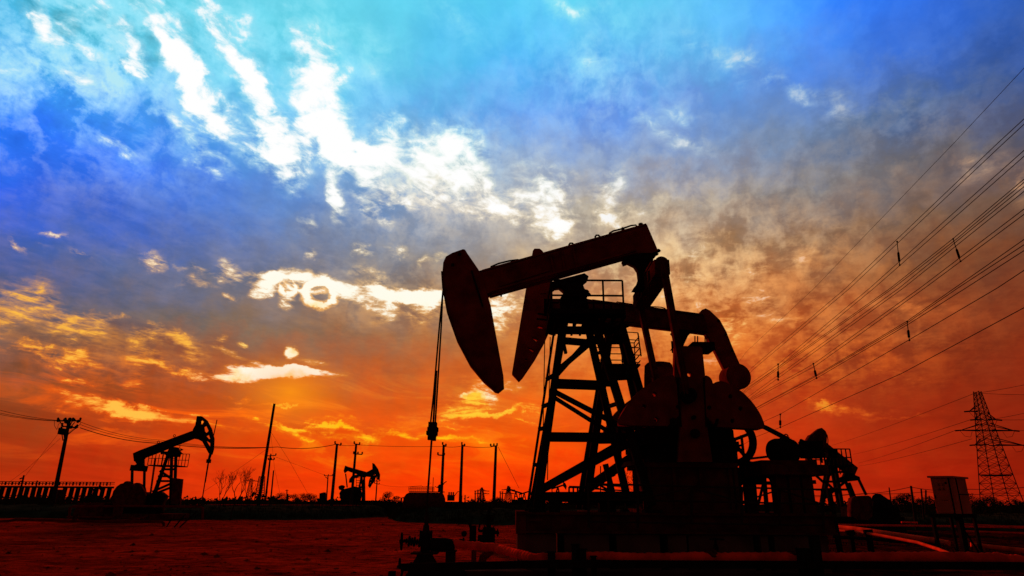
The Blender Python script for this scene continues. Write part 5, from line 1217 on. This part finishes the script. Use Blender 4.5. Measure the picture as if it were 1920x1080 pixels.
# low lines at right and left
wire([W(1480,925,60),W(1590,927,60),W(1708,913,48),W(1800,917,46),W(2000,905,44)], .02, 'low sagging wire between thin poles behind the cabinet, upper', 'low wires at right', sag=.15)
wire([W(1480,932,60),W(1620,925,60),W(1736,922,56),W(2000,930,50)], .018, 'low sagging wire behind the cabinet, lower', 'low wires at right', sag=.1)
top1 = W(112,788,70); top1b = W(150,791,70)
for dy, l in ((0,'upper'),(6,'middle'),(9,'lower')): wire([W(-40,757+dy*1.2,66), W(112,788.5+dy*.1,70)], .022, 'wire from the left edge to the leaning pole, '+l, 'wires at left', sag=.25)
for dy, l in ((0,'upper'),(5,'middle'),(11,'lower, thickest')): wire([W(150,791+dy,70), W(300,825+dy*.55,78), W(520,838,84), W(630,833,88)], .022 if dy < 11 else .04, 'wire running right from the leaning pole to the centre poles, '+l, 'wires at left', sag=.35)
wire([W(636,834,88), W(670,834,92), W(832,837,84), W(867,836,84), W(922,838,84)], .028, 'wire strung along the tops of the five centre poles', 'wires at centre', sag=.12)
wire([W(934,838,84), W(973,915,84)], .022, 'thin stay wire slanting down right from the pole by the ladder', 'wires at centre')
wire([W(506,838,80), W(440,884,80), W(380,923,80)], .014, 'guy wire of the tall mast falling left', 'guy wires', n=4)
wire([W(508,810,80), W(540,860,80), W(577,925,80)], .014, 'guy wire of the tall mast falling right', 'guy wires', n=4)
wire([W(508,815,80), W(515,880,80), W(525,925,80)], .012, 'guy wire of the tall mast falling steeply right', 'guy wires', n=4)
wire([W(517,857,112), W(615,893,160)], .02, 'faint wire from the two armed pole down to the forked pole', 'wires at centre')
wire([W(113,822,70), W(50,880,70), W(16,905,70)], .014, 'outer stay wire of the leaning left pole', 'stay wires of the left pole', n=4)
wire([W(108,815,70), W(80,850,70), W(47,893,70)], .014, 'inner stay wire of the leaning left pole', 'stay wires of the left pole', n=4)
wire([W(712,908,150), W(790,910,120), W(808,905,90)], .02, 'low faint wire between the distant pole and the tank', 'wires at centre', sag=.4)

# transformer bank between two poles, tank
YT = 72
T_ = thing('transformer_platform', (W(846,945,YT).x,YT,0), 'transformer hung on a beam between two tall poles right of the tank', 'transformer')
b = MB(); b.box(W(839,939,YT)-Vector((0,.4,0)), W(852,928,YT)+Vector((0,.4,0)));
for k in range(6): b.bar(W(840+k*2.3,939,YT-.45), W(840+k*2.3,929,YT-.45), .06)
b.build('tank', 'redd', T_)
for x in (842,846,850):
    b = MB(); insul(b, W(x,928,YT), .3,.1); b.build('insulator', 'blk', T_)
b = MB(); b.bar(W(826,941.5,YT), W(868,942,YT), .2,.14); b.build('beam', 'blk', T_)
b = MB(); b.box(W(861,941,YT-.2), W(867,929,YT+.3)); b.tube([W(852,930,YT),W(858,922,YT),W(864,922,YT)],.04,5); b.bar(W(862,915,YT),W(862,930,YT),.09); b.build('switch_box', 'blk', T_)
YQ = 70
Tk = thing('storage_tank', (W(795,950,YQ).x,YQ,0), 'long horizontal storage tank with a railed catwalk, left of the transformer', 'tank')
c0 = W(756,938,YQ); b = MB(); Rk = 1.05; c0.z = W(760,925,YQ).z-Rk+.1
b.lathe(c0, (1,0,0), [(0,.15),(.08,.6),(.3,.9),(.6,Rk),(3.9,Rk),(4.15,.85),(4.3,.5)], 26); b.build('shell', 'redd', Tk, smooth=True)
b = MB(); b.box((c0.x+.6,YQ-.4,c0.z+Rk+.02),(c0.x+4.2,YQ+.4,c0.z+Rk+.10)); cw = b.build('catwalk', 'blk', Tk)
b = MB()
zc = c0.z+Rk+.1
for yy in (-.4,.4):
    for h in (.25,.45): b.bar((c0.x+.55,YQ+yy,zc+h),(c0.x+3.1,YQ+yy,zc+h),.035)
    for k in range(14): x = c0.x+.55+k*.196; b.bar((x,YQ+yy,zc),(x,YQ+yy,zc+.45),.03)
b.build('handrail', 'blk', cw)
b = MB(); b.lathe((c0.x+3.75,YQ,zc),(0,0,1),[(0,.22),(.4,.2),(.42,.28),(.5,.28),(.7,.12)],12); b.bar((c0.x+3.2,YQ,zc+.5),(c0.x+3.7,YQ,zc+.3),.07); b.bar((c0.x+3.0,YQ,zc),(c0.x+3.0,YQ,zc+1.4),.06); b.tube([(c0.x+3.8,YQ,zc+.3),(c0.x+4.2,YQ,zc+.9),(c0.x+4.4,YQ,zc+1.0)],.05,5); b.build('vent', 'blk', Tk)
b = MB(); b.box((c0.x+.8,YQ-.8,-.1),(c0.x+1.2,YQ+.8,c0.z-.5)); b.box((c0.x+3.2,YQ-.8,-.1),(c0.x+3.6,YQ+.8,c0.z-.5)); b.tube([(c0.x-.2,YQ,0),(c0.x-.2,YQ,c0.z+.5),(c0.x+.1,YQ,c0.z+.5)],.09,7); b.build('saddle', 'blk', Tk)

def hedge():
    rnd = random.Random(8); b = MB()
    for _ in range(9000):
        Y = rnd.uniform(79, 81.5); x = rnd.uniform(-105, -36); hh = 2.3*(.84+.55*noise.fractal(Vector((x*.3,1,1)),1,2,4)); z = .4+rnd.random()*(hh-.4); s_ = rnd.uniform(.06,.2)
        k = len(b.v); p = Vector((x,Y,z)); b.v += [p+Vector((-s_,0,-s_*.4)), p+Vector((s_*rnd.uniform(.5,1),rnd.uniform(-.1,.1),-s_*.3)), p+Vector((rnd.uniform(-s_,s_),0,s_*.8))]; b.f.append((k,k+1,k+2))
    tag(b.build('hedge', 'leaf'), kind='stuff')
hedge()
# pipe rack / trestle at far left
YR = 84
TR = thing('pipe_trestle', (W(100,935,YR).x,YR,0), 'long trestle on many slanted concrete piers with a railing, far left', 'trestle')
n_ = 0
zt = W(100,915,YR).z; xa, xb = W(-60,915,YR).x, W(212,915,YR).x
b = MB(); b.box((xa,YR-.2,zt),(xb,YR+.2,zt+.22)); b.build('deck', 'blk', TR)
b = MB()
for h in (.22,.42): b.bar((xa,YR-.15,zt+.3+h),(xb,YR-.15,zt+.3+h),.07); b.bar((xa,YR+.15,zt+.3+h),(xb,YR+.15,zt+.3+h),.07)
k = 0; x = xa
while x < xb:
    b.bar((x,YR-.15,zt+.3),(x,YR-.15,zt+.74),.14 if k % 2 else .07); x += .42; k += 1
b.build('handrail', 'blk', TR)
x = xa+.3; k = 0; rnd_p = random.Random(4)
while x < xb-.3:
    if not (W(98,915,YR).x < x < W(120,915,YR).x):
        b = MB(); b.quad_box([(x-.25,YR-.12,-.1),(x+.20,YR-.12,-.1),(x+.20,YR+.12,-.1),(x-.25,YR+.12,-.1),(x-.12,YR-.12,zt),(x+.33,YR-.12,zt),(x+.33,YR+.12,zt),(x-.12,YR+.12,zt)]); pr = b.build('pier', 'blk', TR); pr.location.x += rnd_p.uniform(-.06,.06)
    x += .78
b = MB(); b.box((W(104,940,YR-3).x,YR-3.5,-.1),(W(116,940,YR-3).x,YR-2.5,W(110,918,YR-3).z)); tag(b.build('concrete_post', 'redd', None, loc=W(110,940,YR-3)), 'block like post standing before the trestle behind the leaning pole', 'post')

# ================================================================== TREES
def crown_mesh(seed, lobes, n, leaf):
    rnd = random.Random(seed); b = MB()
    for (x, y, z, r) in lobes:
        for _ in range(int(n*r*r)):
            u, v, w_ = rnd.gauss(0,1), rnd.gauss(0,1), rnd.gauss(0,1); l = math.sqrt(u*u+v*v+w_*w_) or 1
            q = r*(rnd.random()**.45)*(1+rnd.uniform(-.12,.22)); p = Vector((x+u/l*q, y+v/l*q, z+w_/l*q*.85))
            s = leaf*rnd.uniform(.6,1.5); d1_ = Vector((rnd.uniform(-1,1),rnd.uniform(-1,1),rnd.uniform(-1,1))).normalized()*s; d2_ = Vector((rnd.uniform(-1,1),rnd.uniform(-1,1),rnd.uniform(-1,1))).normalized()*s*.6; k = len(b.v)
            b.v += [p-d1_*.5, p+d2_*.5, p+d1_*.5, p-d2_*.5]; b.f.append((k,k+1,k+2,k+3))
    return b
def make_tree(seed, h):
    rnd = random.Random(seed); lob = []
    for k in range(7):
        a = k*2.4; rr = rnd.uniform(.1,.30)*h; lob.append((rr*math.cos(a), rr*math.sin(a), h*(.42+.07*k), h*rnd.uniform(.12,.2)))
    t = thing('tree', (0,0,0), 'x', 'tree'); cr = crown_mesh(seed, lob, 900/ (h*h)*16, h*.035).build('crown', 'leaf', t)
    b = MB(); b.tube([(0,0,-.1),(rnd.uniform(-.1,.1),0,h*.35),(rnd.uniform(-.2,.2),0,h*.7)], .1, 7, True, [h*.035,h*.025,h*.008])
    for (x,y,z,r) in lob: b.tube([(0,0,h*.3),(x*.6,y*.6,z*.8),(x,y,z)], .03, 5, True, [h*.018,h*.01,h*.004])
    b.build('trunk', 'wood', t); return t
protos = [make_tree(s, 6.0) for s in (11, 22, 33)]
used = set()
def place_tree(i, px, py_top, Y, label, wide=1.0, group='trees along the horizon'):
    pt = protos[i]
    if i in used:
        r = pt.copy(); COL.objects.link(r)
        for ch in list(pt.children): c_ = ch.copy(); COL.objects.link(c_); c_.parent = r
    else: r = pt; used.add(i)
    top_ = W(px, py_top, Y); s = top_.z/6.0/.95
    r.location = (top_.x, Y, -.05); r.scale = (s*wide, s*wide, s); r.rotation_euler = (0,0,px*.7)
    tag(r, label, 'tree', group)
TR_ = [(0,532,929,170,'leftmost low round tree right of the mast',1.3),(1,530-0,931,0,'',0)]
for a in [(0,509,932,180,'low round tree between the mast and the short bare pole',1.6),(1,530,925,170,'broad low tree right of the short bare pole',1.7),(2,562,925,170,'spiky topped tree left of the forked pole',1.5),(0,585,925,165,'smooth round tree beside the forked pole',1.5),
          (1,731,923,110,'lone bushy tree between the small pumpjacks and the tank',1.3),(2,748,936,120,'low bush at the left end of the tank',1.5),(0,885,937,200,'low tree right of the plain tall pole',1.6),(1,897,934,180,'round dark tree under the far pole row',1.7),(2,933,932,170,'tree at the foot of the pole with the left arm',1.6),
          (0,912,939,210,'lowest tree between the far row and the armed pole',1.8),(1,957,937,190,'bush beneath the tiny pumpjacks by the ladder',2.0),(2,872,941,200,'small bush right of the hanging transformer',1.6),
          (0,1685,926,80,'left of the twin crowned trees right of the right pumpjack',1.2),(1,1700,927,84,'right of the twin crowned trees left of the tall thin pole',1.2),(2,1722,934,86,'low tree between the thin poles',1.2),(0,1744,930,80,'tree half hidden by the left side of the cabinet',1.2),(1,1832,927,72,'big dense tree right of the cabinet',1.25),(2,1846,930,76,'tree between the cabinet and the pylon leg',1.1),
          (0,1862,935,150,'small tree inside the pylon base, left',1.1),(1,1879,941,160,'smallest tree inside the pylon base',1.1),(2,1905,935,150,'tree behind the right leg of the pylon',1.1),(1,1648,944,100,'low bush right of the right pumpjack motor',1.6),(2,1010,930,120,'bushy tree behind the feet of the near ladder',1.5),(0,1030,935,120,'tree seen low inside the near tower',1.5),(1,440,935,120,'dark bush at the foot of the bare tree',2.0),(2,180,928,120,'bush left of the left pumpjack counterweights',1.3)]:
    place_tree(*a)
# leafy tree inside the tower legs
t = thing('tree', (W(1188,950,34).x,34,0), 'fine leaved tree seen between the rear tower legs and the gearbox', 'tree')
ll = [tuple(W(x,y,34)-Vector(t.location))+(r,) for x, y, r in ((1185,885,.55),(1200,872,.5),(1178,905,.6),(1205,900,.6),(1190,920,.7),(1170,895,.3),(1212,885,.5),(1215,925,.6))]
bb = crown_mesh(5, ll, 480, .06); bb.v = [v+Vector(t.location) for v in bb.v]; bb.build('crown', 'leaf', t)
b = MB(); b.tube([(t.location.x,34,-.1), W(1190,905,34), W(1195,880,34)], .06, 6, True, [.12,.06,.02]); b.build('trunk', 'wood', t)
# bare tree
def bare(px, py_top, Y, seed, label, spread=.5, levels=6, leanx=0):
    rnd = random.Random(seed); base = Vector((W(px,945,Y).x,Y,-.1)); h = W(px,py_top,Y).z
    t = thing('bare_tree', base, label, 'tree'); tr = MB(); tw = MB()
    def grow(p, d, L, r, lv):
        q = p + d*L; mid = lerp(p,q,.5)+Vector((rnd.uniform(-.06,.06)*L,rnd.uniform(-.06,.06)*L,0))
        (tr if lv < 2 else tw).tube([p,mid,q], r, 5 if lv < 3 else 3, False, [r,r*.85,r*.7])
        if lv >= levels: return
        for _ in range(2 if lv < 1 else rnd.choice((2,3,3))):
            nd = (d + Vector((rnd.uniform(-1,1),rnd.uniform(-1,1),rnd.uniform(-.2,.7)))*spread).normalized(); grow(q, nd, L*rnd.uniform(.62,.86), r*.62, lv+1)
    grow(base, Vector((leanx,0,1)).normalized(), h*.31, h*.018, 0)
    tr.build('trunk', 'wood', t); tw.build('twigs', 'wood', t)
bare(436,872,62,4,'larger bare tree with forked upswept branches right of the left pumpjack',.55,6,.12)
bare(413,885,66,9,'smaller bare tree left of the larger one',.45,6)
bare(458,897,70,15,'thin bare tree right of the larger one',.5,5,.3)

# scrub at the horizon that closes the view
def scrub():
    rnd = random.Random(77); b = MB()
    for _ in range(26000):
        Y = rnd.uniform(110, 230); x = Y*rnd.uniform(-.95, .98); q_ = noise.fractal(Vector((x*.09,Y*.03,1)),1,2,4); hh = 1.3+2.6*max(0,q_)**1.0+.5*noise.noise(Vector((x*.5,Y*.2,2))); z = rnd.random()*hh; s = rnd.uniform(.15,.5)
        k = len(b.v); p = Vector((x,Y,z)); b.v += [p+Vector((-s,0,-s*.4)), p+Vector((s*rnd.uniform(.5,1),rnd.uniform(-.3,.3),-s*.3)), p+Vector((rnd.uniform(-s,s),0,s*.8))]; b.f.append((k,k+1,k+2))
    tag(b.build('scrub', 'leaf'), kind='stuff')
scrub()
def hills():
    b = MB(); n = 240
    for i in range(n+1):
        a = math.radians(-50+100*i/n); Y = 700; x = 700*math.tan(a); h = 1.6+3.0*max(0,noise.fractal(Vector((i*.13,0,5)),1,2,5)+.4)
        b.v += [Vector((x,Y,-2)), Vector((x,Y,h)), Vector((x,Y+60,-2))]
    for i in range(n):
        k = i*3; b.f += [(k,k+3,k+4,k+1),(k+1,k+4,k+5,k+2)]
    tag(b.build('far_woods', 'leaf'), kind='stuff')
hills()
bpy.context.view_layer.update()
